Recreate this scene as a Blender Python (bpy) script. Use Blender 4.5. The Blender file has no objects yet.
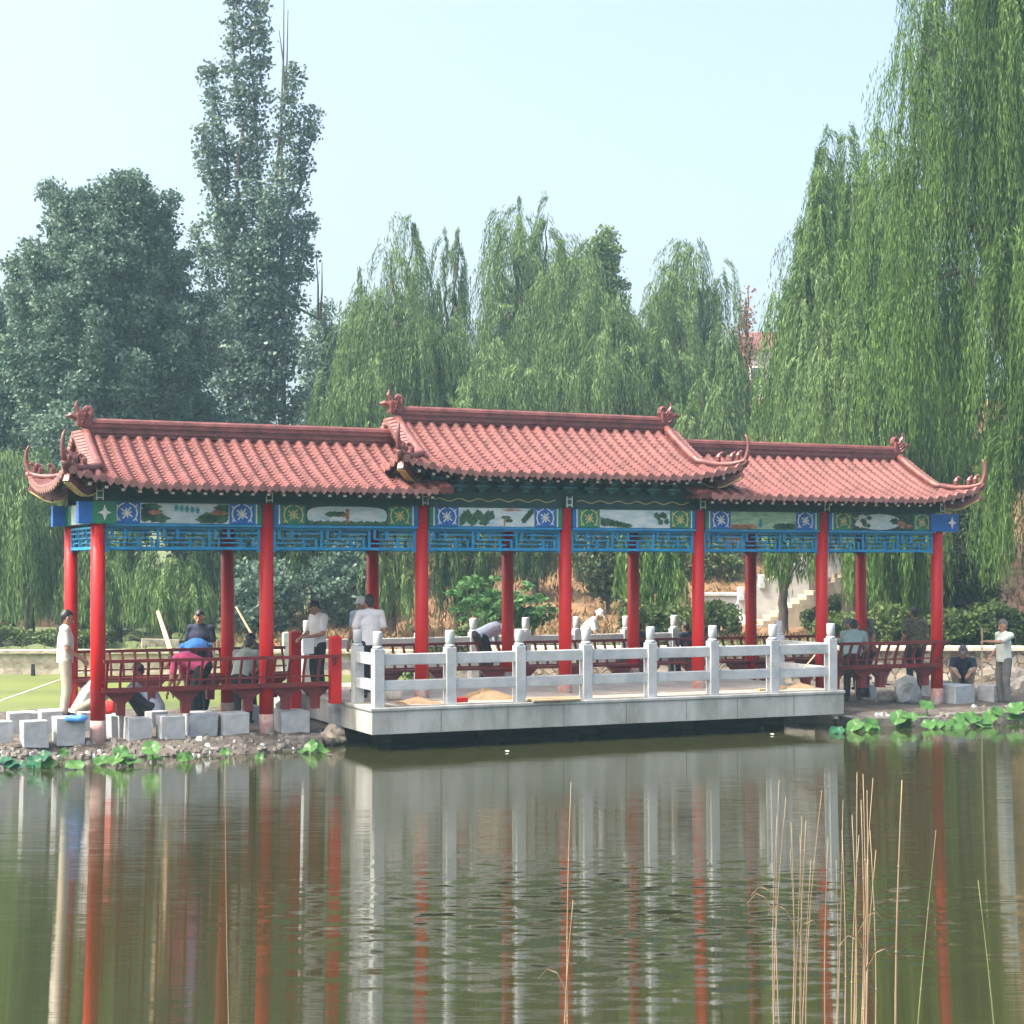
import bpy, bmesh, math, random
import numpy as np
from mathutils import Vector, Matrix, noise as mnoise
R = math.radians
S = bpy.context.scene
COL = S.collection
rng = np.random.default_rng(7)
random.seed(7)

# ------------------------------------------------------------------ camera numbers
F, HOR, H = 1667.0, 563.0, 2.84
TH = R(24.29); CT, ST = math.cos(TH), math.sin(TH)
L, W = 2.579, 2.36                      # bay and depth of the corridor
O = Vector((-6.16, 24.8, 0.0))          # first front column

def atY(px, py, Y): return Vector(((px-512)*Y/F, Y, H-(py-HOR)*Y/F))
def atz(px, py, z):
    Y = (H-z)*F/(py-HOR); return Vector(((px-512)*Y/F, Y, z))
def loc(p): d = p-O; return (d.x*CT+d.y*ST, -d.x*ST+d.y*CT)
def wor(u, v, z=0.0): return Vector((O.x+u*CT-v*ST, O.y+u*ST+v*CT, z))
def u_at(px, v):                        # u of the point seen at column px on the line v
    k = (px-512)/F
    bx, by = O.x-v*ST, O.y+v*CT
    return (k*by-bx)/(CT-k*ST)

# ------------------------------------------------------------------ materials
def nodes(name):
    m = bpy.data.materials.new(name); m.use_nodes = True
    nt = m.node_tree; nt.nodes.clear()
    out = nt.nodes.new('ShaderNodeOutputMaterial')
    return m, nt, out
def ramp(nt, src, stops):
    r = nt.nodes.new('ShaderNodeValToRGB'); e = r.color_ramp.elements
    while len(e) < len(stops): e.new(0.5)
    for el, (p, c) in zip(e, stops): el.position = p; el.color = (*c, 1)
    nt.links.new(src, r.inputs[0]); return r.outputs[0]
def noise(nt, scale, detail=4, rough=.6, stretch=None, kind='Object'):
    tc = nt.nodes.new('ShaderNodeTexCoord'); src = tc.outputs[kind]
    if stretch:
        mp = nt.nodes.new('ShaderNodeMapping'); mp.inputs['Scale'].default_value = stretch
        nt.links.new(src, mp.inputs[0]); src = mp.outputs[0]
    n = nt.nodes.new('ShaderNodeTexNoise'); n.inputs['Scale'].default_value = scale
    n.inputs['Detail'].default_value = detail; n.inputs['Roughness'].default_value = rough
    nt.links.new(src, n.inputs['Vector']); return n.outputs['Fac']
def sc(c, k): return tuple(min(1, x*k) for x in c)
def mat(name, c, rough=.7, var=.25, scale=3, c2=None, bump=0, bscale=None, spec=.5, metal=0, stretch=None):
    m, nt, out = nodes(name)
    b = nt.nodes.new('ShaderNodeBsdfPrincipled')
    b.inputs['Roughness'].default_value = rough; b.inputs['Metallic'].default_value = metal
    b.inputs['Specular IOR Level'].default_value = spec
    n = noise(nt, scale, 6, .65, stretch)
    lo, hi = (sc(c, 1-var), sc(c, 1+var)) if c2 is None else (c2, c)
    nt.links.new(ramp(nt, n, [(.32, lo), (.62, hi)]), b.inputs['Base Color'])
    if bump:
        bp = nt.nodes.new('ShaderNodeBump'); bp.inputs['Strength'].default_value = 1; bp.inputs['Distance'].default_value = bump
        nt.links.new(noise(nt, bscale or scale*6, 5, .6, stretch), bp.inputs['Height']); nt.links.new(bp.outputs[0], b.inputs['Normal'])
    nt.links.new(b.outputs[0], out.inputs[0]); return m
def leafmat(name, a, b_, trans=.35, rough=.55, st=None, ns=.55):
    m, nt, out = nodes(name)
    g = nt.nodes.new('ShaderNodeNewGeometry')
    mx = nt.nodes.new('ShaderNodeMath'); mx.operation = 'MULTIPLY_ADD'
    nt.links.new(noise(nt, ns, 3, .55, st), mx.inputs[0]); mx.inputs[1].default_value = 1.3
    sub = nt.nodes.new('ShaderNodeMath'); sub.operation = 'MULTIPLY_ADD'; sub.inputs[1].default_value = .5; sub.inputs[2].default_value = -.4
    nt.links.new(g.outputs['Random Per Island'], sub.inputs[0]); nt.links.new(sub.outputs[0], mx.inputs[2])
    col = ramp(nt, mx.outputs[0], [(.1, a), (.9, b_)])
    d = nt.nodes.new('ShaderNodeBsdfPrincipled'); d.inputs['Roughness'].default_value = rough; d.inputs['Specular IOR Level'].default_value = .2
    t = nt.nodes.new('ShaderNodeBsdfTranslucent'); x = nt.nodes.new('ShaderNodeMixShader'); x.inputs[0].default_value = trans
    nt.links.new(col, d.inputs['Base Color']); nt.links.new(col, t.inputs[0])
    nt.links.new(d.outputs[0], x.inputs[1]); nt.links.new(t.outputs[0], x.inputs[2]); nt.links.new(x.outputs[0], out.inputs[0]); return m

M = dict(
 tile=mat('roof_tile', (.185,.060,.053), .5, c2=(.088,.027,.024), scale=3.3, bump=.004, bscale=40),
 ridge=mat('ridge_tile', (.14,.046,.041), .42, .4, 5, bump=.005, bscale=25),
 tip=mat('tile_tip', (.30,.145,.13), .35, .25, 8),
 glaze=mat('brown_glaze', (.16,.05,.045), .25, .35, 8, bump=.01, bscale=30),
 red=mat('red_paint', (.47,.007,.009), .42, .16, 1.3, bump=.002, bscale=9, stretch=(1,1,.25), spec=.3),
 darkred=mat('bench_paint', (.15,.012,.014), .5, .3, 3),
 fade=mat('worn_base', (.50,.45,.42), .8, c2=(.42,.14,.12), scale=7, bump=.005),
 soffit=mat('soffit_wood', (.10,.045,.035), .8, .3, 4),
 frieze=mat('frieze_paint', (.010,.05,.042), .6, .3, 5),
 green=mat('panel_green', (.015,.17,.085), .55, .25, 6),
 blue=mat('panel_blue', (.006,.11,.40), .5, .2, 6),
 sky=mat('lattice_blue', (.004,.24,.50), .45, .22, 4),
 teal=mat('trim_teal', (.03,.25,.30), .5, .2, 6),
 gold=mat('gold_paint', (.52,.42,.14), .5, .3, 10),
 cream=mat('cream_paint', (.66,.64,.55), .6, .2, 10),
 wash=mat('landscape_wash', (.68,.72,.70), .6, c2=(.30,.46,.52), scale=3.2, stretch=(1,1,3)),
 wash2=mat('meadow_wash', (.40,.55,.36), .6, c2=(.14,.30,.20), scale=4, stretch=(1,1,3)),
 pine=mat('painted_foliage', (.06,.16,.07), .6, c2=(.012,.04,.02), scale=14),
 rust=mat('painted_rust', (.40,.18,.09), .6, .4, 14),
 bracket=mat('bracket_paint', (.02,.09,.085), .6, .4, 6),
 white=mat('white_marble', (.53,.56,.575), .55, c2=(.35,.385,.405), scale=2.6, bump=.004, bscale=22),
 fascia=mat('marble_fascia', (.47,.485,.475), .6, c2=(.25,.26,.24), scale=2.4, bump=.004, bscale=12, stretch=(1,1,.35)),
 paving=mat('deck_paving', (.48,.44,.39), .8, c2=(.32,.28,.24), scale=2.2, bump=.006),
 stone=mat('cut_stone', (.46,.485,.50), .8, c2=(.30,.32,.335), scale=5, bump=.006, bscale=26),
 rock=mat('rough_rock', (.22,.205,.185), .9, c2=(.075,.07,.065), scale=5, bump=.03, bscale=9),
 wallstone=mat('rubble_wall', (.50,.45,.36), .9, c2=(.26,.22,.17), scale=4.5, bump=.04, bscale=6),
 cap=mat('wall_cap', (.62,.58,.48), .85, .15, 3),
 bank=mat('bank_soil', (.13,.115,.095), .95, c2=(.045,.038,.032), scale=3.5, bump=.05, bscale=9),
 bed_and_shade=mat('pond_bed_and_deck_shade', (.05,.045,.025), .9, .2, 2),
 ochre=mat('dry_hillside', (.24,.135,.065), .95, c2=(.085,.06,.03), scale=2.6, bump=.08, bscale=4),
 brown=mat('brown_slope', (.26,.15,.09), .95, c2=(.13,.085,.05), scale=1.3, bump=.08, bscale=4),
 lawn=mat('lawn_ground', (.11,.15,.05), .95, c2=(.07,.075,.035), scale=1.2, bump=.05, bscale=6),
 algae=mat('algae_film', (.14,.175,.04), .5, c2=(.085,.115,.032), scale=.35, stretch=(.35,1,1)),
 bark=mat('bark', (.10,.078,.06), .95, c2=(.035,.03,.026), scale=5, bump=.02, bscale=14, stretch=(1,1,.25)),
 sand=mat('sand', (.30,.21,.125), .95, .25, 9, bump=.02, bscale=30),
 wood=mat('raw_wood', (.50,.37,.22), .8, .25, 6, stretch=(1,1,.2)),
 stem=mat('lotus_stem', (.10,.18,.05), .7, .2, 8),
 skin=mat('skin', (.36,.19,.12), .55, .12, 6), hair=mat('hair', (.012,.011,.011), .5, .2, 9), greyhair=mat('grey_hair', (.10,.10,.10), .6, .3, 9),
 shoe=mat('shoe_leather', (.025,.023,.022), .5, .2, 6), eye=mat('eye_dark', (.01,.008,.007), .2, .1, 4), lip=mat('lip', (.25,.09,.08), .5, .1, 4),
 c_beige=mat('beige_cloth', (.66,.63,.56), .9, .12, 22, bump=.008, bscale=8), c_khaki=mat('khaki_cloth', (.44,.39,.29), .9, .14, 7, bump=.01, bscale=7),
 c_white=mat('white_cloth', (.76,.76,.76), .9, .08, 6, bump=.01, bscale=8), c_pale=mat('pale_blue_cloth', (.47,.56,.70), .9, .1, 6, bump=.01, bscale=8),
 c_pink=mat('pink_cloth', (.62,.075,.20), .9, .14, 6, bump=.01, bscale=8), c_blue=mat('blue_cloth', (.014,.10,.33), .9, .14, 6, bump=.01, bscale=8),
 c_navy=mat('navy_cloth', (.014,.02,.045), .9, .2, 6, bump=.01, bscale=8), c_black=mat('black_cloth', (.016,.018,.022), .9, .2, 6, bump=.01, bscale=8),
 c_olive=mat('olive_grey_cloth', (.26,.30,.26), .9, .15, 6, bump=.01, bscale=8), c_teal=mat('grey_teal_cloth', (.26,.37,.36), .9, .12, 6, bump=.01, bscale=8),
 c_brown=mat('brown_cloth', (.17,.065,.04), .9, .2, 6, bump=.01, bscale=8), c_grey=mat('grey_cloth', (.13,.135,.13), .9, .2, 6, bump=.01, bscale=8),
 c_camo=mat('camouflage_cloth', (.15,.14,.08), .9, c2=(.02,.026,.018), scale=13), c_mint=mat('mint_cloth', (.62,.70,.64), .9, .1, 6, bump=.01, bscale=8),
 paper=mat('paper', (.8,.8,.8), .8, .05, 3), bluepl=mat('blue_plastic', (.05,.22,.55), .4, .2, 6), redpl=mat('red_plastic', (.6,.03,.03), .4, .2, 6),
 plaster=mat('white_plaster', (.48,.49,.48), .85, c2=(.32,.33,.33), scale=1.2), step=mat('step_stone', (.38,.33,.25), .9, .2, 3, bump=.01), brick=mat('brick', (.38,.22,.15), .9, .3, 4),
 glass=mat('window_glass', (.05,.06,.07), .1, .2, 3), dryreed=mat('dry_reed', (.40,.32,.21), .8, c2=(.24,.165,.10), scale=5, stretch=(1,1,.2)), greenreed=mat('green_reed', (.20,.22,.10), .7, .25, 5),
 asphalt=mat('path_stone', (.30,.28,.25), .9, .2, 3),
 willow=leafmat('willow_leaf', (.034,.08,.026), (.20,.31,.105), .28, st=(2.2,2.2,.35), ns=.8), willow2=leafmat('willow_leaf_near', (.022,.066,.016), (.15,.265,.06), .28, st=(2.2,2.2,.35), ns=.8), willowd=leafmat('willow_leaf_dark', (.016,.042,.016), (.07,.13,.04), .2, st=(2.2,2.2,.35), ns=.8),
 poplar=leafmat('poplar_leaf', (.045,.095,.07), (.21,.30,.235), .2, .35), elm=leafmat('elm_leaf', (.042,.092,.068), (.165,.25,.185), .2),  # poplar and elm tones paled to stand for part of the distance haze
 cyp=leafmat('cypress_leaf', (.022,.045,.018), (.085,.115,.045), .15), hedge=leafmat('hedge_leaf', (.03,.06,.018), (.12,.175,.05), .2), shrub=leafmat('broad_leaf', (.04,.12,.035), (.13,.27,.10), .3),
 lotus=leafmat('lotus_leaf', (.018,.09,.024), (.115,.25,.07), .22, .35), lotusd=leafmat('lotus_leaf_dark', (.012,.075,.04), (.03,.13,.065), .15, .4), dry=leafmat('reddish_leaf', (.22,.11,.08), (.34,.19,.14), .3),
)

# ------------------------------------------------------------------ mesh helpers
def link(o, parent=None):
    COL.objects.link(o)
    if parent is not None: o.parent = parent
    return o
class MB:
    def __init__(s): s.v, s.f, s.m, s.mats = [], [], [], []
    def mi(s, m):
        if m not in s.mats: s.mats.append(m)
        return s.mats.index(m)
    def add(s, vs, fs, m):
        b = len(s.v); k = s.mi(m); s.v += [tuple(x) for x in vs]
        for f in fs: s.f.append([b+i for i in f]); s.m.append(k)
    def box(s, x0, x1, y0, y1, z0, z1, m, M4=None):
        vs = [Vector((x, y, z)) for z in (z0, z1) for y in (y0, y1) for x in (x0, x1)]
        if M4: vs = [M4 @ p for p in vs]
        s.add(vs, [(0,2,3,1),(4,5,7,6),(0,1,5,4),(2,6,7,3),(0,4,6,2),(1,3,7,5)], m)
    def bbox(s, x0, x1, y0, y1, z0, z1, m, c=.012, M4=None, jit=0):   # chamfered box
        bm = bmesh.new(); bmesh.ops.create_cube(bm, size=1)
        for p in bm.verts: p.co = Vector(((x0+x1)/2+p.co.x*(x1-x0), (y0+y1)/2+p.co.y*(y1-y0), (z0+z1)/2+p.co.z*(z1-z0))) + Vector([random.uniform(-jit, jit) for _ in range(3)])
        bmesh.ops.bevel(bm, geom=bm.edges[:], offset=c, segments=2, affect='EDGES', profile=.6)
        bm.verts.index_update()
        vs = [M4 @ p.co if M4 else p.co.copy() for p in bm.verts]
        s.add(vs, [[q.index for q in f.verts] for f in bm.faces], m); bm.free()
    def tube(s, pts, rads, m, n=8, caps=True, flat=None):
        pts = [Vector(p) for p in pts]; vs = []; fs = []
        if not hasattr(rads, '__len__'): rads = [rads]*len(pts)
        prev = None
        for i, p in enumerate(pts):
            t = (pts[min(i+1, len(pts)-1)]-pts[max(i-1, 0)])
            t = t.normalized() if t.length > 1e-9 else Vector((0,0,1))
            a = prev - t*prev.dot(t) if prev is not None else (Vector((1,0,0)) if abs(t.x) < .9 else Vector((0,1,0)))
            if a.length < 1e-6: a = t.orthogonal()
            a = (a - t*a.dot(t)).normalized(); prev = a; b = t.cross(a)
            for k in range(n):
                an = 2*math.pi*k/n
                vs.append(p+(a*math.cos(an)+b*math.sin(an)*(flat or 1))*rads[i])
        for i in range(len(pts)-1):
            for k in range(n):
                fs.append((i*n+k, i*n+(k+1)%n, (i+1)*n+(k+1)%n, (i+1)*n+k))
        if caps: fs += [tuple(range(n))[::-1], tuple((len(pts)-1)*n+k for k in range(n))]
        s.add(vs, fs, m)
    def bar(s, a, b, w, h, m):            # square bar between two points
        a, b = Vector(a), Vector(b); t = (b-a).normalized()
        up = Vector((0,0,1)) if abs(t.z) < .95 else Vector((0,1,0))
        x = t.cross(up).normalized(); y = x.cross(t)
        vs = [p+x*sx*w/2+y*sy*h/2 for p in (a, b) for sx, sy in ((-1,-1),(1,-1),(1,1),(-1,1))]
        s.add(vs, [(3,2,1,0),(4,5,6,7),(0,1,5,4),(1,2,6,5),(2,3,7,6),(3,0,4,7)], m)
    def prism(s, poly, y0, y1, m):        # polygon in (x,z), extruded along y
        n = len(poly); vs = [(x, y0, z) for x, z in poly]+[(x, y1, z) for x, z in poly]
        s.add(vs, [tuple(range(n)), tuple(range(n, 2*n))[::-1]]+[(i, i+n, (i+1)%n+n, (i+1)%n) for i in range(n)], m)
    def build(s, name, parent=None, smooth=False):
        me = bpy.data.meshes.new(name); me.from_pydata(s.v, [], s.f)
        for m in s.mats: me.materials.append(m)
        me.polygons.foreach_set('material_index', s.m)
        me.update(); bm = bmesh.new(); bm.from_mesh(me); bmesh.ops.recalc_face_normals(bm, faces=bm.faces); bm.to_mesh(me); bm.free()
        if smooth: me.polygons.foreach_set('use_smooth', [True]*len(me.polygons))
        return link(bpy.data.objects.new(name, me), parent)
def tag(o, label=None, cat=None, group=None, kind=None):
    for k, v in (('label', label), ('category', cat), ('group', group), ('kind', kind)):
        if v: o[k] = v
    return o
def empty(name, p, rz=0, label=None, cat=None, group=None):
    o = bpy.data.objects.new(name, None); o.location = p; o.rotation_euler = (0,0,rz); o.empty_display_size = .2
    return tag(link(o), label, cat, group)
def put(o, p, rz=0): o.location = p; o.rotation_euler = (0,0,rz); return o

# ------------------------------------------------------------------ terrain
shore_px = [(-900,775),(-200,766),(0,762),(100,757.5),(200,756),(270,753),(315,748),(338,742)]
sh = [loc(atz(x, y, 0)) for x, y in shore_px]
sr = [loc(atz(x, y, 0)) for x, y in [(846,724),(880,726),(940,724.5),(985,721),(1024,718),(1150,709),(1700,690)]]
SU = [p[0] for p in sh]+[sh[-1][0]+.25, sr[0][0]-.3]+[p[0] for p in sr]
SV = [p[1] for p in sh]+[.25, .25]+[p[1] for p in sr]
def sm(a, b, x): t = np.clip((x-a)/(b-a), 0, 1); return t*t*(3-2*t)
def fb(x, y, s, o=3):
    return np.array([mnoise.fractal(Vector((a*s, b*s, 3.1)), .8, 2.0, o) for a, b in zip(np.ravel(x), np.ravel(y))]).reshape(np.shape(x))
WALL_L, WALL_R = 42.6, 37.2
def height(X, Y, rough=True):
    X = np.asarray(X, float); Y = np.asarray(Y, float)
    dx, dy = X-O.x, Y-O.y
    u = dx*CT+dy*ST; v = -dx*ST+dy*CT
    vs = np.interp(u, SU, SV)
    nz = fb(X, Y, 1.6) if rough else 0
    d = v-vs+.07*nz
    right = sm(-3.2, -.2, X)                       # 0 left (pond behind), 1 right (land behind)
    ground = .21+.04*nz+0*X
    front = np.interp(d, [-1.0,-.12,0,.10,.45,.60], [-1.2,-.22,.0,.07,.19,.21])+np.clip(.04*nz, -.03, .06)*np.clip(d*2+.3, 0, 1)
    pond = sm(31.2+.5*(X+8)*.2, 30.0+.5*(X+8)*.2, Y)       # 1 = causeway, 0 = pond behind
    pond = np.maximum(pond, right)
    z = np.where(pond < 1, -.8+(front+.8)*pond, front)
    far_l = sm(WALL_L+.02, WALL_L+.12, Y)
    z = z*(1-far_l*(1-right))+far_l*(1-right)*.62
    far_r = sm(WALL_R+.05, WALL_R+.2, Y)*right
    z = z*(1-far_r)+far_r*.85
    hill = sm(41.5, 78, Y)*9.5*sm(-9, 0, X)*(.75+.25*sm(0, 12, X)) + sm(60, 110, Y)*5*(1-sm(-9, 0, X))
    hill *= 1-.55*sm(14, 5, Y*0+abs(X-13.5))*sm(60, 44, Y)
    return z+hill+np.where(Y > 43, .25*nz, 0)
def gz(x, y): return float(height(np.array([x]), np.array([y]))[0])

xs = np.concatenate([np.linspace(-420,-60,13), np.linspace(-52,-14,20), np.arange(-13,16.5,.17), np.linspace(18,60,22), np.linspace(70,420,13)])
ys = np.concatenate([np.linspace(-60,18,8), np.arange(20,38.2,.17), np.arange(38.5,50,.4), np.linspace(51,80,28), np.linspace(84,160,14), np.linspace(190,520,7)])
GX, GY = np.meshgrid(xs, ys); GZ = height(GX, GY)
nx, ny = len(xs), len(ys)
idx = np.arange(nx*ny).reshape(ny, nx)
fc = np.stack([idx[:-1,:-1], idx[:-1,1:], idx[1:,1:], idx[1:,:-1]], -1).reshape(-1, 4)
me = bpy.data.meshes.new('ground'); me.from_pydata(np.stack([GX, GY, GZ], -1).reshape(-1, 3).tolist(), [], fc.tolist())
for k in ('bank','bed_and_shade','ochre','brown','lawn'): me.materials.append(M[k])
cx = (GX[:-1,:-1]+GX[1:,1:])/2; cy = (GY[:-1,:-1]+GY[1:,1:])/2; cz = (GZ[:-1,:-1]+GZ[1:,1:])/2
nn = fb(cx, cy, .35)
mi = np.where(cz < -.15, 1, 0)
mi = np.where((cy > WALL_R+.2) & (cz > -.1), 4, mi)
mi = np.where((cy+nn*2 > 42.0) & (cx+nn > -6.5), 2, mi)
mi = np.where((cy > 41.5) & (cx+nn*3 > 9.0) & (cy+nn*5 < 54), 3, mi)
cu = (cx-O.x)*CT+(cy-O.y)*ST; cv = -(cx-O.x)*ST+(cy-O.y)*CT
mi = np.where((cu > sh[-1][0]+.1) & (cu < sr[0][0]-.1) & (cv < .9), 1, mi)  # cells under the deck take the dark bed tone, painting in its shade
me.polygons.foreach_set('material_index', mi.ravel().astype(int).tolist())
me.polygons.foreach_set('use_smooth', [True]*len(me.polygons))
tag(link(bpy.data.objects.new('ground', me)), kind='structure')

# ------------------------------------------------------------------ water
def water_mat():
    m, nt, out = nodes('lake_water')
    b = nt.nodes.new('ShaderNodeBsdfPrincipled'); b.inputs['Base Color'].default_value = (.026,.029,.010,1)
    b.inputs['Roughness'].default_value = .03; b.inputs['IOR'].default_value = 1.55
    tc = nt.nodes.new('ShaderNodeTexCoord'); sep = nt.nodes.new('ShaderNodeSeparateXYZ'); nt.links.new(tc.outputs['Object'], sep.inputs[0])
    def math_(op, a, b2=None, c=None):
        n = nt.nodes.new('ShaderNodeMath'); n.operation = op
        for i, q in enumerate((a, b2, c)):
            if q is None: continue
            if isinstance(q, (int, float)): n.inputs[i].default_value = q
            else: nt.links.new(q, n.inputs[i])
        return n.outputs[0]
    # tilt added to the flat water's normals to stretch the bank's reflections, fine long-crested wavelets and a breeze patch
    d = math_('MAXIMUM', math_('SUBTRACT', 24.2, sep.outputs['Y']), 0)
    normal_tilt = math_('MULTIPLY', d, .0060)
    fine = math_('MULTIPLY', math_('SUBTRACT', noise(nt, 1, 2, .5, (1.6, 150, 1)), .5), .085)
    slow = math_('MULTIPLY', math_('SUBTRACT', noise(nt, 1, 2, .5, (.4, 1.6, 1)), .5), .010)
    rt = nt.nodes.new('ShaderNodeMapping'); rt.inputs['Rotation'].default_value = (0,0,R(-62)); rt.inputs['Scale'].default_value = (2.6, 6.5, 1); nt.links.new(tc.outputs['Object'], rt.inputs[0])
    rn = nt.nodes.new('ShaderNodeTexNoise'); rn.inputs['Scale'].default_value = 1; rn.inputs['Detail'].default_value = 3; nt.links.new(rt.outputs[0], rn.inputs['Vector'])
    rip = math_('MULTIPLY', math_('SUBTRACT', rn.outputs['Fac'], .545), .60)
    patch = noise(nt, 1, 1, .5, (.13, .10, 1))
    tc2 = nt.nodes.new('ShaderNodeVectorMath'); tc2.operation = 'DISTANCE'; nt.links.new(tc.outputs['Object'], tc2.inputs[0]); tc2.inputs[1].default_value = (.9, 13.6, 0)
    pm = nt.nodes.new('ShaderNodeMapRange'); pm.inputs[1].default_value = 4.6; pm.inputs[2].default_value = 1.4; nt.links.new(math_('ADD', tc2.outputs['Value'], math_('MULTIPLY', patch, 2.0)), pm.inputs[0])
    sx = math_('MULTIPLY', math_('SUBTRACT', noise(nt, 1, 2, .5, (1.2, 9, 1)), .5), .004)
    sx = math_('ADD', sx, math_('MULTIPLY', math_('MULTIPLY', rip, .06), pm.outputs[0]))
    sy = math_('ADD', math_('ADD', normal_tilt, math_('ADD', fine, slow)), math_('MULTIPLY', rip, pm.outputs[0]))
    cb = nt.nodes.new('ShaderNodeCombineXYZ'); nt.links.new(sx, cb.inputs[0]); nt.links.new(sy, cb.inputs[1]); cb.inputs[2].default_value = 1
    nm = nt.nodes.new('ShaderNodeVectorMath'); nm.operation = 'NORMALIZE'; nt.links.new(cb.outputs[0], nm.inputs[0])
    nt.links.new(nm.outputs[0], b.inputs['Normal']); nt.links.new(b.outputs[0], out.inputs[0]); return m
M['water'] = water_mat()
w = MB(); w.add([(-420,-60,0),(420,-60,0),(420,29.6,0),(-420,29.6,0)], [(0,1,2,3)], M['water'])
tag(w.build('lake_water'), kind='structure')
w = MB(); w.add([(-120,29.0,0),(2,29.0,0),(2,43,0),(-120,43,0)], [(0,1,2,3)], M['algae'])
tag(w.build('algae_pond_water'), kind='structure')

# ------------------------------------------------------------------ pavilion
PAV = empty('pavilion', O, TH, 'long red columned waterside corridor with stepped red tiled roofs and painted blue beams', 'pavilion')
COLTOP = 3.76
def tri(x): return abs((x % 2)-1)
RUN = W/2+.62
def prof(d, zr, ze):
    t = min(1, max(0, (d+W/2)/RUN)); k = 1-t
    return ze+(zr-ze)*(.55*k**1.5+.45*k)
def make_roof(u0, u1, zr, ze, endL, endR):
    """u0,u1: ridge ends (gable planes). endL/endR: True = hip-and-gable end, False = plain end (dies into the middle roof)."""
    E = .57; eL = u0-E if endL else u0-.02; eR = u1+E if endR else u1+.02
    def lift(u, v):
        d = max(-v, v-W)
        s = max(0, min(1, (d+.15)/.9))**1.5; q = 0
        if endL: q = max(q, 1-(u-eL)/1.5)
        if endR: q = max(q, 1-(eR-u)/1.5)
        return .33*s*max(0, q)**2
    def sidelift(u, v):
        d = u0-u if u < (u0+u1)/2 else u-u1
        s = max(0, min(1, (d+.15)/.9))**1.5
        return .33*s*max(0, 1-min(v+E, W+E-v)/1.5)**2
    P = .215; prow = [.0,.18,.24,.32,.42,.5,.58,.68,.76,.82]
    def hh(x): 
        k = (x-.5)/.27
        return .062*math.sqrt(1-k*k) if abs(k) < 1 else -.026*math.cos(min(x, 1-x)/.23*math.pi/2)
    roof = MB(); caps = MB()
    def slope(rows, point, dstart, dend):
        """rows: list of (coord, profile height); point(c,d) -> local xyz; rows run along d."""
        n = int(round((dend+W/2)/.105))
        ds = []
        for i in range(n): ds += [(-W/2+(dend+W/2)*i/n, 0), (-W/2+(dend+W/2)*((i+1)/n)-.002, .020)]
        vs = []; fs = []
        for c, hgt in rows:
            d0 = dstart(c)
            for d, st in ds:
                dd = max(d, d0); p = point(c, dd); vs.append((p[0], p[1], p[2]+hgt+((st*.40 if hgt > 0 else st*.95) if d > d0 else 0)))
        m = len(ds)
        for i in range(len(rows)-1):
            for j in range(m-1):
                if rows[i+1][0] > rows[i][0] and (ds[j+1][0] > min(dstart(rows[i][0]), dstart(rows[i+1][0]))):
                    fs.append((i*m+j, i*m+j+1, (i+1)*m+j+1, (i+1)*m+j))
        roof.add(vs, fs, M['tile'])
    def rows_between(a, b):
        n = max(1, int(round((b-a)/P))); st = (b-a)/n; r = []
        for i in range(n):
            for x in prow: r.append((a+(i+x)*st, hh(x)))
        r.append((b, hh(0))); return r, [a+(i+.5)*st for i in range(n)], [a+i*st for i in range(1, n)], st
    for side in (0, 1):
        fv = (lambda d: -d) if side == 0 else (lambda d: W+d)
        def pt(u, d, fv=fv):
            v = fv(d); return (u, v, prof(d, zr, ze)+lift(u, v))
        def ds_(u):
            if endL and u < u0: return min(E, u0-u)
            if endR and u > u1: return min(E, u-u1)
            return -W/2
        rr, mids, pans, st = rows_between(eL, eR)
        slope(rr, pt, ds_, E)
        sg = -1 if side == 0 else 1
        for c in mids:
            p = Vector(pt(c, E)); caps.tube([p+Vector((0, -sg*.03, .01)), p+Vector((0, sg*.022, .0))], [.058,.064], M['tip'], 8)
        for c in pans:
            p = Vector(pt(c, E)); x = st*.30
            pl = [(c-x, p.z+.02), (c-x*.8, p.z-.03), (c, p.z-.095), (c+x*.8, p.z-.03), (c+x, p.z+.02)]
            caps.prism(pl, p.y-.008, p.y+.010, M['tip'])
    for end, ug, sg in ((endL, u0, -1), (endR, u1, 1)):
        if not end: continue
        def pt(v, d): return (ug+sg*d, v, prof(d, zr, ze)+sidelift(ug+sg*d, v))
        def ds_(v):
            if v < 0: return min(E, -v)
            if v > W: return min(E, v-W)
            return -.05
        rr, mids, pans, st = rows_between(-E, W+E)
        slope(rr, pt, ds_, E)
        for c in mids:
            p = Vector(pt(c, E)); caps.tube([p+Vector((-sg*.03, 0, .01)), p+Vector((sg*.022, 0, 0))], [.058,.064], M['tip'], 8)
        for c in pans:
            p = Vector(pt(c, E)); x = st*.3
            caps.add([(p.x, c-x, p.z+.02), (p.x, c+x, p.z+.02), (p.x, c, p.z-.095), (p.x+sg*.02, c-x, p.z+.02), (p.x+sg*.02, c+x, p.z+.02), (p.x+sg*.02, c, p.z-.095)],
                     [(0,1,2),(5,4,3),(0,3,4,1),(1,4,5,2),(2,5,3,0)], M['tip'])
    ro = roof.build('roof', PAV)
    me = ro.data; me.polygons.foreach_set('use_smooth', [False]*len(me.polygons))
    caps.build('eave_tile', ro)
    # soffit and rafters
    so = MB(); vs = []; fs = []
    us = np.linspace(eL+.04, eR-.04, 40); dd = np.linspace(-W/2, E-.04, 9)
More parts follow.
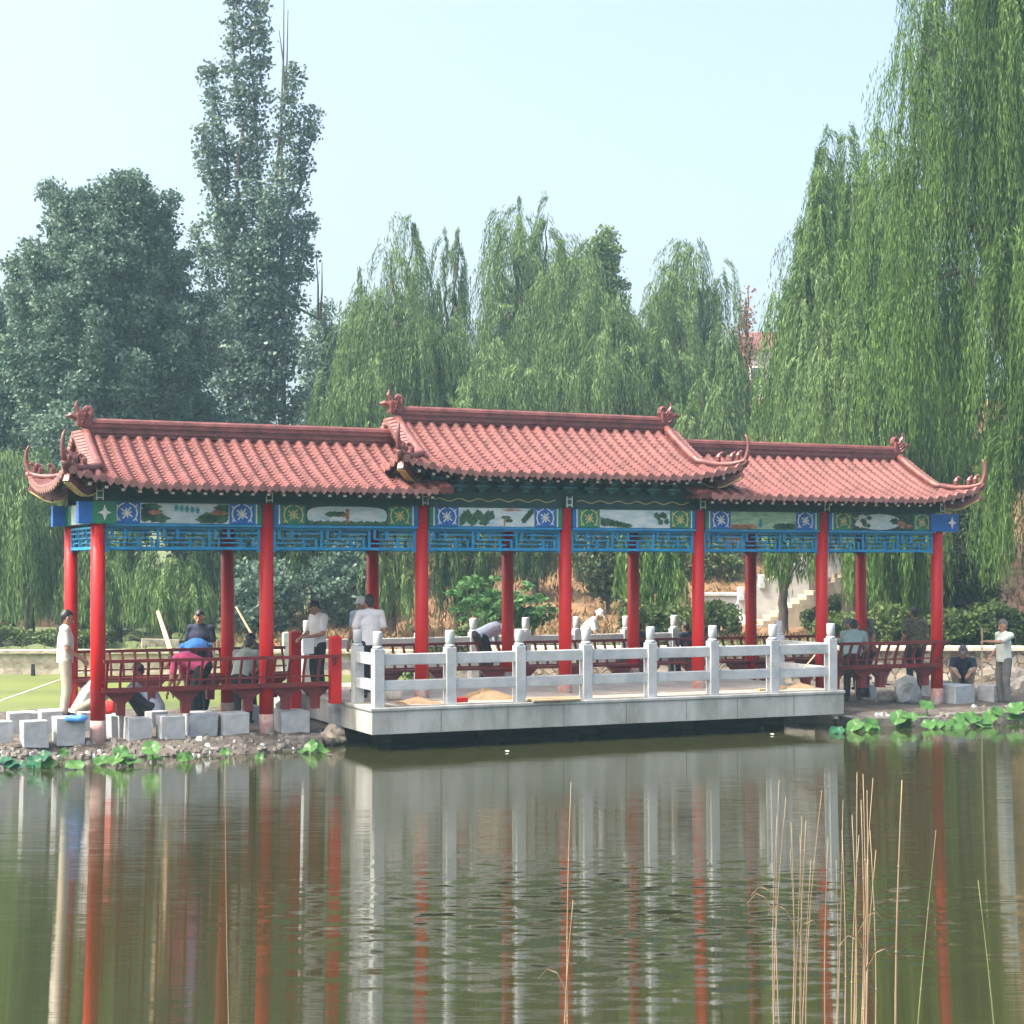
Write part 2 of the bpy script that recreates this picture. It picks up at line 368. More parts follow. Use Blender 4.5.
    for sd in (0, 1):
        b = len(vs)
        for u in us:
            for d in dd:
                v = -d if sd == 0 else W+d
                k = (min(u-eL, eR-u) if (endL and endR) else (u-eL if endL else (eR-u if endR else 9)))
                vs.append((u, v, min(prof(d, zr, ze), prof(max(-W/2, E-k), zr, ze) if k < E else 9)+lift(u, v)-.075))
        for i in range(len(us)-1):
            for j in range(len(dd)-1):
                a = b+i*len(dd)+j; fs.append((a, a+1, a+len(dd)+1, a+len(dd)))
    so.add(vs, fs, M['soffit']); so.build('soffit', ro)
    n = int((eR-eL)/.235)
    for sd in (0, 1):
        ra = MB()
        for i in range(n):
            u = eL+.12+i*(eR-eL-.24)/(n-1)
            y = (lambda d: -d) if sd == 0 else (lambda d: W+d)
            q = 1 if sd else -1
            a = (u, y(.0), prof(0, zr, ze)+lift(u, y(0))-.13); b = (u, y(.48), prof(.48, zr, ze)+lift(u, y(.48))-.125)
            if (endL and u < u0) or (endR and u > u1): a = (u, y(.32), prof(.32, zr, ze)+lift(u, y(.32))-.125)
            ra.bar(a, b, .07, .07, M['soffit']); ra.box(u-.026, u+.026, b[1]-.004 if sd == 0 else b[1]+.001, b[1]-.001 if sd == 0 else b[1]+.004, b[2]-.022, b[2]+.022, M['cream'])
        ra.build('rafter', ro)
    # main ridge
    rb = MB(); a, b = u0-.02, u1+.02; v = W/2
    rb.box(a, b, v-.075, v+.075, zr-.02, zr+.17, M['ridge']); rb.box(a, b, v-.10, v+.10, zr+.03, zr+.055, M['ridge'])
    rb.tube([(a, v, zr+.19), (b, v, zr+.19)], .075, M['ridge'], 10); rb.box(a, b, v-.095, v+.095, zr+.115, zr+.135, M['ridge'])
    rb.build('ridge', ro)
    for end, ug, sg in ((endL, u0, -1), (endR, u1, 1)):
        if not end: continue
        # dragon finial at the ridge end
        fi = MB(); x = ug
        fi.bbox(x-.12, x+.12, v-.09, v+.09, zr+.12, zr+.34, M['glaze'], .03)
        pts = [(x-sg*.10, v, zr+.26)]
        for k in range(9):
            an = R(-60+k*38); r = .085-.006*k; pts.append((x-sg*(.05+r*math.cos(an)*.9), v, zr+.36+r*math.sin(an)))
        fi.tube(pts, [.06,.06,.055,.05,.045,.04,.036,.03,.025,.015], M['glaze'], 7)
        fi.tube([(x+sg*.10, v, zr+.26), (x+sg*.20, v, zr+.30), (x+sg*.27, v, zr+.275)], [.065,.05,.025], M['ridge'], 6)
        fi.tube([(x+sg*.06, v, zr+.33), (x+sg*.12, v, zr+.44), (x+sg*.10, v, zr+.53)], [.05,.035,.01], M['glaze'], 6)
        for q in range(4): fi.tube([(x-sg*.02*q+sg*.03, v-.09, zr+.16+.05*q), (x-sg*.02*q+sg*.05, v-.14, zr+.20+.06*q)], [.03,.008], M['glaze'], 5)
        fi.build('ridge_finial', ro)
        # gable wall and barge boards
        ga = MB(); zb = prof(.02, zr, ze)-.04
        ga.prism([], 0, 0, M['soffit']) if False else None
        N = 10; top = [(W/2+(W/2)*(i/N*2-1), prof(-(W/2)+abs(i/N*2-1)*W/2, zr, ze)-.03) for i in range(N+1)]
        vs = [(ug, p[0], p[1]) for p in top]+[(ug, p[0], zb) for p in top]
        ga.add(vs, [(i, i+1, N+2+i, N+1+i) for i in range(N)], M['darkred'])
        ga.build('gable', ro)
        ba = MB()
        for y0, z0, y1, z1 in [(*top[i], *top[i+1]) for i in range(N)]:
            xx = sorted((ug+sg*.05, ug+sg*.09))
            ba.add([(xx[0], y0, z0-.16), (xx[1], y0, z0-.16), (xx[1], y0, z0), (xx[0], y0, z0), (xx[0], y1, z1-.16), (xx[1], y1, z1-.16), (xx[1], y1, z1), (xx[0], y1, z1)],
                   [(0,1,5,4),(1,2,6,5),(2,3,7,6),(3,0,4,7),(0,3,2,1),(4,5,6,7)], M['glaze'])
        ba.build('bargeboard', ro)
        # drip tiles along the gable edge
        pt_ = MB()
        for i in range(26):
            s = (i+.5)/26*2-1; y = W/2+s*W/2; z = prof(-(W/2)+abs(s)*W/2, zr, ze)+.045
            pt_.tube([(ug-sg*.06, y, z+.03), (ug+sg*.17, y, z-.03)], [.055,.06], M['tip'], 7)
            pt_.add([(ug+sg*.15, y+.045-.04, z-.01), (ug+sg*.15, y+.045+.04, z-.01), (ug+sg*.16, y+.045, z-.12)], [(0,1,2)], M['tip'])
        pt_.build('gable_tile', ro)
        # hip ridges: down the gable edge, out to the corner, curling up into a horn
        for sd in (0, 1):
            y = (lambda d: -d) if sd == 0 else (lambda d: W+d)
            pts = []; rad = []
            for k in range(8):
                d = -W/2+.06+(W/2-.06)*k/7; pts.append((ug-sg*.02, y(d), prof(d, zr, ze)+.085)); rad.append(.07)
            for k in range(1, 8):
                d = E*k/7*1.0; pts.append((ug+sg*d, y(d), prof(d, zr, ze)+lift(ug+sg*d, y(d))+.08)); rad.append(.07-.003*k)
            zc = pts[-1][2]
            for dd_, dz, r in ((.025,.08,.044),(.045,.19,.037),(.045,.31,.031),(.03,.40,.024),(.005,.46,.014)):
                pts.append((ug+sg*(E+dd_), y(E+dd_), zc+dz)); rad.append(r)
            hp = MB(); hp.tube(pts, rad, M['ridge'], 8)
            body = [Vector(p)-Vector((0,0,.06)) for p in pts[:16]]
            hp.tube(body, [.06]*len(body), M['ridge'], 4)
            hp.build('hip_ridge', ro, True)
            for k in (10, 12, 13):
                p = Vector(pts[k]); fg = MB()
                fg.tube([p+Vector((0,0,.06)), p+Vector((0,0,.13)), p+Vector((sg*.02,0,.19))], [.045,.05,.02], M['glaze'], 6)
                fg.tube([p+Vector((sg*.02,0,.17)), p+Vector((sg*.07,0,.20)), p+Vector((sg*.10,0,.18))], [.03,.03,.012], M['glaze'], 6)
                fg.build('roof_figurine', ro)
            # corner beam below the hip
            cb = MB()
            prev = None
            for k in range(6):
                d = .02+.52*k/5; z = prof(d, zr, ze)+lift(ug+sg*d, y(d))-.17-(.07*math.sin(k/5*math.pi*1.4)); p = Vector((ug+sg*d, y(d), z))
                if prev is not None:
                    cb.bar(prev, p, .10, .17, M['glaze']); cb.bar(prev-Vector((0,0,.095)), p-Vector((0,0,.095)), .108, .02, M['gold']); cb.bar(prev+Vector((0,0,.095)), p+Vector((0,0,.095)), .108, .018, M['gold'])
                prev = p
            cb.build('corner_beam', ro)
    return ro
LOW_R, LOW_E, MID_R, MID_E = 4.83, 3.97, 5.22, 4.27
make_roof(0, 2*L+.10, LOW_R, LOW_E, True, False)
make_roof(2*L-.02, 4*L+.02, MID_R, MID_E, True, True)
make_roof(4*L-.10, 6*L, LOW_R, LOW_E, False, True)
# short eave returns where the low roofs run in under the middle one
for a, b in ((2*L+.1, 2*L+.32), (4*L-.32, 4*L-.1)):
    m_ = MB()
    for i in range(2):
        u = a+(i+.5)*(b-a)/2; pts = [(u, -d, prof(d, LOW_R, LOW_E)+.02) for d in (-.1,.1,.3,.45,.58)]
        m_.tube(pts, [.07]*5, M['ridge'], 8)
    m_.box(a, b, -.56, .1, LOW_E-.02, LOW_E+.03, M['soffit']); m_.build('eave_return', PAV)

# columns
def column(u, v, z0):
    c = MB(); c.tube([(u, v, z0+.20), (u, v, 1.6), (u, v, COLTOP)], [.112,.110,.104], M['red'], 20); o = c.build('column', PAV, True)
    b = MB(); b.tube([(u, v, z0-.25), (u, v, z0+.12), (u, v, z0+.26)], [.122,.118,.1135], M['fade'], 20); b.build('column_base', o, True)
    h = MB()                                            # small bracket over the column, pale outlined
    y = -.16 if v == 0 else v+.12
    h.box(u-.05, u+.05, y, y+.08, 3.77, 3.95, M['bracket'])
    for x in (u-.055, u+.04): h.box(x, x+.015, y-.012, y-.004, 3.77, 3.95, M['cream'])
    for z in (3.80, 3.90): h.box(u-.04, u+.04, y-.012, y-.004, z, z+.015, M['cream'])
    h.build('bracket_block', o)
for i in range(7):
    for v in (0, W): column(i*L, v, .24 if i in (0,1,5,6) else .62)

# painted beams
def motif(mb, cx_, z, y, m, s=1):
    for a in range(8):
        an = a*math.pi/4+.2; r0, r1 = .03*s, (.085 if a % 2 else .06)*s; w_ = .011*s
        c, n = math.cos(an), math.sin(an)
        mb.prism([(cx_+c*r0-n*w_, z+n*r0+c*w_), (cx_+c*r1-n*w_*.4, z+n*r1+c*w_*.4), (cx_+c*r1+n*w_*.9, z+n*r1-c*w_*.9), (cx_+c*r0+n*w_, z+n*r0-c*w_)], y-.003, y, m)
    for sg in (-1, 1):
        for q in range(5):
            a0, a1 = R(-52+q*26), R(-26+q*26)
            for rr_ in (.115,): mb.prism([(cx_+sg*rr_*s*math.cos(a0), z+rr_*s*math.sin(a0)), (cx_+sg*(rr_+.018)*s*math.cos(a0), z+(rr_+.012)*s*math.sin(a0)), (cx_+sg*(rr_+.018)*s*math.cos(a1), z+(rr_+.012)*s*math.sin(a1)), (cx_+sg*rr_*s*math.cos(a1), z+rr_*s*math.sin(a1))], y-.003, y, m)
        mb.prism([(cx_+sg*.085*s, z+.075*s), (cx_+sg*.13*s, z+.105*s), (cx_+sg*.115*s, z+.06*s)], y-.003, y, m); mb.prism([(cx_+sg*.085*s, z-.075*s), (cx_+sg*.13*s, z-.105*s), (cx_+sg*.115*s, z-.06*s)], y-.003, y, m)
    mb.prism([(cx_+.028*s*math.cos(k*math.pi/4), z+.028*s*math.sin(k*math.pi/4)) for k in range(8)], y-.003, y, m)
def blob(mb, x, z, rx, rz_, y, m, zlo, zhi, xlo, xhi):
    n = 14; ph = random.uniform(0, 9)
    mb.prism([(min(xhi, max(xlo, x+rx*math.cos(2*math.pi*k/n)*(1+.28*math.sin(ph+k*2.7)))), min(zhi, max(zlo, z+rz_*math.sin(2*math.pi*k/n)*(1+.28*math.sin(ph*2+k*3.9))))) for k in range(n)], y-.002, y, m)
ZB0, ZB1 = 3.43, 3.75
styles = [('blue','falls'), ('green','lake'), ('blue','hills'), ('green','sky'), ('blue','meadow'), ('green','grove')]
def beam(i, v):
    a, b = i*L+.10, (i+1)*L-.10
    bm_ = MB(); bm_.box(a-.02, b+.02, v-.075, v+.075, ZB0, ZB1, M['frieze']); bo = bm_.build('beam', PAV)
    tr = MB(); f = v-.078 if v == 0 else v+.078
    for z in (ZB0-.035, ZB1+.002): tr.box(a, b, v-.09, v+.09, z, z+.033, M['sky' if z < ZB0 else 'frieze'])
    tr.build('beam_moulding', bo)
    if v != 0: return
    pa = MB(); st, scn = styles[i]; z0, z1 = ZB0+.008, ZB1-.008; wd = b-a
    e = .075; other = 'green' if st == 'blue' else 'blue'
    sq = .40
    y = f
    def rect(x0, x1, m, yy=y, t=.006): pa.box(x0, x1, yy-t, yy, z0, z1, M[m])
    rect(a+.005, a+.07, other); rect(b-.07, b-.005, other); rect(a+.07, a+.09, 'cream'); rect(b-.09, b-.07, 'cream')
    rect(a+.09, a+.11, 'teal'); rect(b-.11, b-.09, 'teal')
    rect(a+.11, a+.11+sq, st); rect(b-.11-sq, b-.11, st)
    x0, x1 = a+.11+sq, b-.11-sq
    rect(x0, x1, 'wash2' if scn in ('meadow',) else ('frieze' if scn in ('grove', 'lake') else 'wash'))
    for cx_ in (a+.11+sq/2, b-.11-sq/2): motif(pa, cx_, (z0+z1)/2, y-.008, M['gold' if st == 'green' else 'cream'], 1.25)
    yy = y-.009; zl, zh = z0+.005, z1-.005
    def bl(x, z, rx, rz_, m, k=0): blob(pa, x0+(x1-x0)*x, z0+(z1-z0)*z, rx, rz_, yy-.0025*k, M[m], zl, zh, x0+.01, x1-.01)
    if scn == 'falls':
        for q in range(7): bl(random.uniform(.0,.30), random.uniform(.2,.9), .16, .07, 'pine'); bl(random.uniform(.72,1), random.uniform(.2,.9), .14, .07, 'pine')
        for q in range(4): bl(random.choice((.12,.2,.82,.9))+random.uniform(-.05,.05), .55, .10, .035, 'rust', 1)
        for q in range(5): bl(.40+.06*q, .78-.03*q, .03, .05, 'teal', 1)
    if scn == 'lake':
        n = 18; pa.prism([(x0+(x1-x0)*(.5+.49*math.copysign(abs(math.cos(2*math.pi*k/n))**.5, math.cos(2*math.pi*k/n))), z0+(z1-z0)*(.5+.46*math.copysign(abs(math.sin(2*math.pi*k/n))**.6, math.sin(2*math.pi*k/n)))) for k in range(n)], yy-.002, yy, M['wash'])
        for q in range(10): bl(.06+.1*q, .10, .08, .035, 'pine', 1)
        for q in range(4): bl(.28+.05*q, .55+.03*(q % 2), .07, .04, 'pine', 1)
        for q in range(4): bl(.5, .2+.18*q, .035, .04, 'rust', 1)
        bl(.44, .5, .08, .025, 'rust', 1)
    if scn == 'hills':
        for q in range(6): bl(.03+.075*q, .3+.3*(q % 2), .09, .085, 'pine')
        bl(.62, .5, .09, .03, 'pine', 1); bl(.6, .25, .015, .08, 'rust', 1); bl(.66, .33, .07, .03, 'pine', 1)
        for q in range(5): bl(.86+.03*q, .35+.14*q, .05, .05, 'pine', 1)
        bl(.7, .9, .18, .018, 'rust', 1)
    if scn == 'sky':
        for q in range(8): bl(.02+.055*q, .35-.035*q, .07, .075-.005*q, 'pine')
        for q in range(6): bl(.80+.03*q, .55+random.uniform(-.25,.25), .05, .05, 'pine', 1)
    if scn == 'meadow':
        for q in range(6): bl(.02+.06*q, .12, .10, .05, 'rust'); bl(.72+.05*q, .15, .10, .06, 'pine')
        for q in range(4): bl(.45, .2+.1*q, .035-.006*q, .035, 'teal', 1)
    if scn == 'grove':
        n = 16; pa.prism([(x0+(x1-x0)*(.44+.36*math.cos(2*math.pi*k/n)), z0+(z1-z0)*(.5+.48*math.sin(2*math.pi*k/n))) for k in range(n)], yy-.002, yy, M['wash'])
        for q in range(7): bl(random.uniform(.02,.28), random.uniform(.15,.85), .07, .04, 'cream', 1); bl(random.uniform(.05,.3), random.uniform(.15,.85), .06, .04, 'pine', 2)
        for q in range(8): bl(random.uniform(.66,.98), random.uniform(.15,.8), .09, .05, 'pine', 1); bl(random.uniform(.70,.95), random.uniform(.2,.6), .05, .03, 'rust', 2)
    pa.build('painted_panel', bo)
for i in range(6):
    for v in (0, W): beam(i, v)
for i in (0, 6):      # end beams with their coloured ends
    u = i*L; sg = -1 if i == 0 else 1
    e = MB(); e.box(u-.07, u+.07, .1, W-.1, ZB0, ZB1, M['frieze']); eo = e.build('beam', PAV)
    p = MB(); x = u+sg*.073
    for y0, y1, m in ((.15,.5,'green'), (.5,W-.5,'wash'), (W-.5,W-.15,'green')): p.box(min(x, x+sg*.006), max(x, x+sg*.006), y0, y1, ZB0+.01, ZB1-.01, M[m])
    p.build('painted_panel', eo)
    for v in (0, W):
        q = MB()
        if i == 0:
            q.box(u-.30, u-.10, v-.10, v+.10, ZB0-.005, ZB1+.005, M['blue']); q.box(u-.10, u+.25, v-.13, v+.13, ZB0-.005, ZB1+.005, M['green'])
            cxm, yf = u+.075, v-.135
        else:
            q.box(u+.09, u+.42, v-.10, v+.10, ZB0-.005, ZB1+.005, M['blue']); q.box(u-.24, u+.09, v-.13, v+.13, ZB0-.005, ZB1+.005, M['blue'])
            cxm, yf = u+.27, v-.105
        if v == 0:
            zc = (ZB0+ZB1)/2
            q.prism([(cxm-.10, zc), (cxm-.03, zc-.03), (cxm, zc-.12), (cxm+.03, zc-.03), (cxm+.10, zc), (cxm+.03, zc+.03), (cxm, zc+.12), (cxm-.03, zc+.03)], yf-.003, yf, M['cream'])
        q.build('beam_end', PAV)

# fretwork lattice hung under the beams
def lattice(p0, p1, name='lattice'):
    p0, p1 = Vector(p0), Vector(p1); d = (p1-p0).normalized(); n = (p1-p0).length; mb = MB()
    def bar(s0, z0, s1, z1, w_=.026): mb.bar(p0+d*s0+Vector((0,0,z0)), p0+d*s1+Vector((0,0,z1)), .04, w_, M['sky'])
    zb, zt = 3.065, 3.375
    bar(0, zb, n, zb, .045); bar(0, zt, n, zt, .03); bar(.015, zb-.06, .015, zt+.01, .035); bar(n-.015, zb-.06, n-.015, zt+.01, .035)
    K = 3; s = n/K
    for k in range(K):
        a = k*s; b = a+s
        if k: bar(a, zb, a, zt)
        ya, yb, yc = zb+.085, zb+.155, zb+.235
        bar(a, ya, a+s*.62, ya, .02); bar(a+s*.38, yc, b, yc, .02); bar(a+s*.12, yb, a+s*.88, yb, .02)
        bar(a+s*.12, yb, a+s*.12, zt, .02); bar(a+s*.88, yb, a+s*.88, zb, .02); bar(a+s*.38, yb, a+s*.38, zt, .02); bar(a+s*.62, yb, a+s*.62, zb, .02)
        bar(a+s*.25, zt-.075, a+s*.38, zt-.075, .02); bar(a+s*.62, zb+.07, a+s*.75, zb+.07, .02)
    return mb.build(name, PAV)
for i in range(6):
    for v in (0, W): lattice((i*L+.11, v, 0), ((i+1)*L-.11, v, 0))
for i in (0, 6): lattice((i*L, .11, 0), (i*L, W-.11, 0))

# friezes under the eaves and the bracket band of the middle section
for v in (0, W):
    sg = -1 if v == 0 else 1
    for a, b, zt in ((-.05, 2*L, 4.10), (4*L, 6*L+.05, 4.10), (2*L, 4*L, 4.42)):
        f_ = MB(); f_.box(a, b, v-.035, v+.035, ZB1+.036, zt, M['frieze'])
        if zt > 4.2:
            y0 = v+sg*.037; pts = []
            f_.box(a, b, min(y0, y0+sg*.05), max(y0, y0+sg*.05), 3.955, 3.985, M['frieze'])
            for i in range(2):
                for k in range(52):
                    s0 = a+i*L+.2+k*(L-.4)/52; s1 = s0+(L-.4)/52
                    f_.bar((s0, y0+sg*.004, 3.87+.022*math.sin(k*.75)), (s1, y0+sg*.004, 3.87+.022*math.sin((k+1)*.75)), .006, .014, M['gold'])
        fo = f_.build('frieze', PAV)
        if zt > 4.2:
            br = MB(); nb = 13
            for k in range(nb):
                u = a+.2+k*(b-a-.4)/(nb-1)
                for dz, wx, dp in ((4.0,.05,.12), (4.06,.13,.16), (4.12,.05,.2), (4.18,.15,.26)):
                    y = sorted((v+sg*.04, v+sg*(.04+dp))); br.box(u-wx, u+wx, y[0], y[1], dz, dz+.045, M['bracket'])
                    br.box(u-wx, u+wx, y[0] if sg < 0 else y[1], (y[0] if sg < 0 else y[1])+sg*.006, dz+.03, dz+.043, M['teal'])
            br.build('bracket_set', fo)
ce = MB(); ce.box(-.05, 2*L, .04, W-.04, 4.02, 4.05, M['soffit']); ce.box(2*L, 4*L, .04, W-.04, 4.06, 4.09, M['soffit']); ce.box(4*L, 6*L+.05, .04, W-.04, 4.02, 4.05, M['soffit'])
ce.build('ceiling', PAV)

# benches with leaning slatted backs along the sides
def bench(a, b, v, out):
    bo = MB(); y0, y1 = sorted((v-out*.14, v+out*.12)); bo.box(a, b, y0, y1, .925, .965, M['darkred']); s = v+out*.125
    bo.box(a, b, min(s, s+out*.05), max(s, s+out*.05), .91, .985, M['darkred']); bo = bo.build('bench', PAV)
    n = max(2, int((b-a)/.19)); bk = MB(); w0, w1 = v+out*.16, v+out*.29
    bk.bar((a, w1, 1.385), (b, w1, 1.385), .06, .05, M['darkred']); bk.bar((a, w0+out*.04, 1.08), (b, w0+out*.04, 1.08), .025, .025, M['darkred'])
    for k in range(n):
        u = a+.06+k*(b-a-.12)/(n-1)
        bk.bar((u, w0, .98), (u, w0+out*.03, 1.16), .035, .04, M['darkred']); bk.bar((u, w0+out*.03, 1.15), (u, w1, 1.37), .035, .04, M['darkred'])
    bk.build('backrest', bo)
    k = max(2, int((b-a)/.75))
    for i in range(k):
        u = a+.3+i*(b-a-.6)/(k-1); lg = MB()
        lg.prism([(u-.24, .91), (u+.24, .91), (u+.20, .86), (u+.065, .74), (u+.06, .56), (u-.06, .56), (u-.065, .74), (u-.20, .86)], v-.07, v+.07, M['darkred']); lg.build('leg', bo)
uP = u_at(335, -.1)
bench(.03, L, 0, -1); bench(L, uP, 0, -1); bench(5*L-.02, 6*L, 0, -1); bench(u_at(846, 0)+.05, 5*L-.05, 0, -1)
for i in range(6):
    if i != 1: bench(i*L, (i+1)*L, W, 1)
bench(L, u_at(290, W), W, 1)

# ------------------------------------------------------------------ marble deck
uc = loc(atz(372, 708, .66)); uL, vF = uc; uR = u_at(844, vF)
DK = empty('viewing_deck', wor(uL, vF, 0), TH, 'white marble viewing deck standing out over the lake with post and rail balustrade', 'deck')
dl = uR-uL; VB = W+1.45-vF           # local: x 0..dl along, y 0.. back
d = MB(); d.bbox(0, dl, 0, VB, .25, .60, M['fascia'], .01); so_ = d.build('slab', DK)
d = MB()
for k in range(1, 8): d.box(dl*k/8-.005+.05*(k % 3), dl*k/8+.005+.05*(k % 3), -.0025, .004, .265, .596, M['rock'])
d.build('slab_joint', so_)
d = MB(); d.bbox(-.02, dl+.02, -.02, VB+.02, .602, .655, M['fascia'], .012); d.build('slab_edge', so_)
d = MB(); d.box(.14, dl-.14, .16, VB-.16, .657, .662, M['paving']); d.build('paving', DK)
for k in range(5):
    d = MB(); d.box(.6+k*(dl-1.2)/4-.12, .6+k*(dl-1.2)/4+.12, 1.1, 1.4, -1.2, .248, M['bed_and_shade']); d.build('pier', DK)  # piers in the same dark tone, shade under the deck put into the colour
def railpost(x, y, name='railing_post'):
    p = MB(); p.bbox(x-.083, x+.083, y-.083, y+.083, .655, 1.545, M['white'], .012)
    o = p.build(name, DK); c = MB()
    c.tube([(x, y, 1.546), (x, y, 1.585)], [.083,.078], M['white'], 14); c.tube([(x, y, 1.58), (x, y, 1.62), (x, y, 1.635), (x, y, 1.785), (x, y, 1.805)], [.062,.066,.072,.073,.063], M['white'], 16); c.build('post_cap', o, True)
def rail(x0, y0, x1, y1):
    v = Vector((x1-x0, y1-y0, 0)); n = v.normalized(); a = Vector((x0, y0, 0))+n*.08; b = Vector((x1, y1, 0))-n*.08
    for z0, z1 in ((1.29,1.46),(.90,1.06)):
        r = MB(); L4 = Matrix.Translation(a) @ Matrix.Rotation(math.atan2(n.y, n.x), 4, 'Z'); r.bbox(0, (b-a).length, -.055, .055, z0, z1, M['white'], .012, L4); r.build('rail', DK)
px_posts = [378,447,517,585,650,711,772,831]
xp = [u_at(p, vF+.1)-uL for p in px_posts]
g = [(x, .11) for x in np.linspace(xp[0], xp[-1], 8)]
left_back, right_back = (g[0][0], 1.05), (g[-1][0], 1.72)
for q in g+[left_back, right_back]: railpost(*q)
ch = [left_back]+g+[right_back]
for a, b in zip(ch[:-1], ch[1:]): rail(*a, *b)
gb = [(x, VB-.11) for x in np.linspace(xp[0]+.45, xp[-1]-.2, 8)]
for q in gb: railpost(*q)
for a, b in zip(gb[:-1], gb[1:]): rail(*a, *b)

# ------------------------------------------------------------------ stones, posts, heaps on the site
def stone(px, py, w_, h_, label, z=None, yaw=0, dep=None, group='cut stone blocks along the bank', m='stone', name='stone_block', jit=.012):
    z = .21 if z is None else z
    p = atz(px, py, z); k = p.y/F; ww, hh_ = w_*k, h_*k; dp = dep or ww*.95
    s = MB(); s.bbox(-ww/2, ww/2, 0, dp, -.06, hh_, M[m], .014, None, jit)
    return tag(put(s.build(name), p, TH+R(yaw+9)), label, name.replace('_', ' '), group)
stone(5, 743, 16, 22, 'pale cut stone block at the very end of the row, cut by the photo edge', yaw=-6)
stone(36, 744, 25, 23, 'pale cut stone block next to the endmost one, at the end of the bank', yaw=-8)
stone(71, 742, 28, 24, 'squarish cut stone block just before the first red column', yaw=-8)
stone(20, 735, 20, 22, 'cut stone block set behind the gap between the two endmost front blocks', yaw=-5)
stone(52, 733, 22, 22, 'cut stone block behind the front row, at the feet of the khaki trousered man', yaw=-9)
stone(30, 726, 24, 13, 'flat cut slab lying at the back of the heap of blocks', yaw=4)
stone(87, 732, 14, 20, 'narrow cut stone block standing behind the first red column', yaw=-5)
stone(115, 737, 7, 21, 'thin upright stone slab leaning between first column and blocks', yaw=-4, dep=.3)
stone(123, 737, 7, 22, 'second thin upright slab beside the first thin one', yaw=2, dep=.3)
stone(140, 739, 24, 21, 'cut stone block under the first slatted bench, next to thin slabs', yaw=-9)
stone(173, 738.5, 25, 22, 'cut stone block below the person in the pink shirt', yaw=-9)
stone(204, 735.5, 29, 22, 'widest cut stone block, midway between the two front columns', yaw=-7)
stone(237, 735, 26, 22, 'cut stone block just before the second front column', yaw=-8)
stone(296, 731.5, 30, 21, 'cut stone block alone past the second column with drill holes', yaw=-6)
stone(160, 726, 18, 14, 'low stone block behind the row under the bench', yaw=5)
stone(253, 722, 16, 16, 'shaded stone block behind the second front column', yaw=-2)
stone(965, 703, 31, 18, 'long pale block below the squatting man in the cap', z=.21, yaw=6, group='cut stone blocks by the last column')
stone(1000, 701, 20, 15, 'pale block below the standing old man', z=.21, yaw=3, group='cut stone blocks by the last column')
stone(946, 697, 17, 16, 'pale block just past the last red column', z=.21, yaw=0, group='cut stone blocks by the last column')
stone(932, 696, 10, 14, 'small pale block behind the last red column', z=.21, yaw=0, group='cut stone blocks by the last column')
stone(874, 700, 10, 15, 'small grey block under the last bench', z=.21, yaw=4, group='cut stone blocks by the last column')
stone(339, 729, 12, 22, 'rough pale block tucked against the deck corner', yaw=0, jit=.02)
stone(328, 716, 20, 18, 'grey block behind the red gate posts', yaw=8, jit=.02)
# pyramid capped stone
p = atz(292, 717, .22); s = MB(); s.add([(-.24,-.2,.1),(.24,-.2,.1),(.24,.22,.1),(-.24,.22,.1),(0,0,.30),(-.24,-.2,-.05),(.24,-.2,-.05),(.24,.22,-.05),(-.24,.22,-.05)], [(0,1,4),(1,2,4),(2,3,4),(3,0,4),(5,6,1,0),(6,7,2,1),(7,8,3,2),(8,5,0,3),(8,7,6,5)], M['stone'])
tag(put(s.build('capstone'), p+Vector((0,0,.12)), R(20)), 'grey pyramid topped capstone behind a drilled block', 'capstone')
def boulder(px, py, r, label, z=.1, m='rock', sz=.75, seed=0):
    p = atz(px, py, z); bm = bmesh.new(); bmesh.ops.create_icosphere(bm, subdivisions=3, radius=1)
    for q in bm.verts:
        n = q.co.normalized(); k = 1+.45*mnoise.noise(n*1.3+Vector((seed*3.7, 0, 0)))+.16*mnoise.noise(n*3.7+Vector((seed, 5, 0)))
        q.co = Vector((n.x*r*k, n.y*r*k, n.z*r*k*sz))
    me = bpy.data.meshes.new('rock'); bm.to_mesh(me); bm.free(); me.materials.append(M[m])
    return tag(put(link(bpy.data.objects.new('rock', me)), p, seed), label, 'rock', 'rocks along the bank')
boulder(333, 736, .20, 'rough grey rock at the foot of the deck corner', .12, 'wallstone', .8, 2)
boulder(1020, 690, .34, 'large weathered boulder behind the old man, at the photo edge', .25, 'rock', 1.2, 3)
boulder(908, 692, .24, 'upright white broken stone under the last bench', .40, 'white', 1.35, 4)
boulder(886, 700, .17, 'dark rough rock under the last bench beside the white stone', .25, 'rock', .9, 5)
boulder(878, 676, .26, 'dark boulder behind the last bench', .4, 'rock', .9, 6)
for i, (x, y, r) in enumerate(((175,749,.09),(190,747,.06),(215,750,.10),(240,748,.08),(283,745,.11),(300,742,.08),(318,741,.10),(262,749,.07),(20,753,.09),(60,752,.10),(130,749,.07),(855,722,.12),(1010,716,.11))):
    boulder(x, y, r, ['small flat ledge stone half buried at the waterline', 'small flat ledge stone half buried at the waterline'][0], .06, 'rock', .5, 10+i)
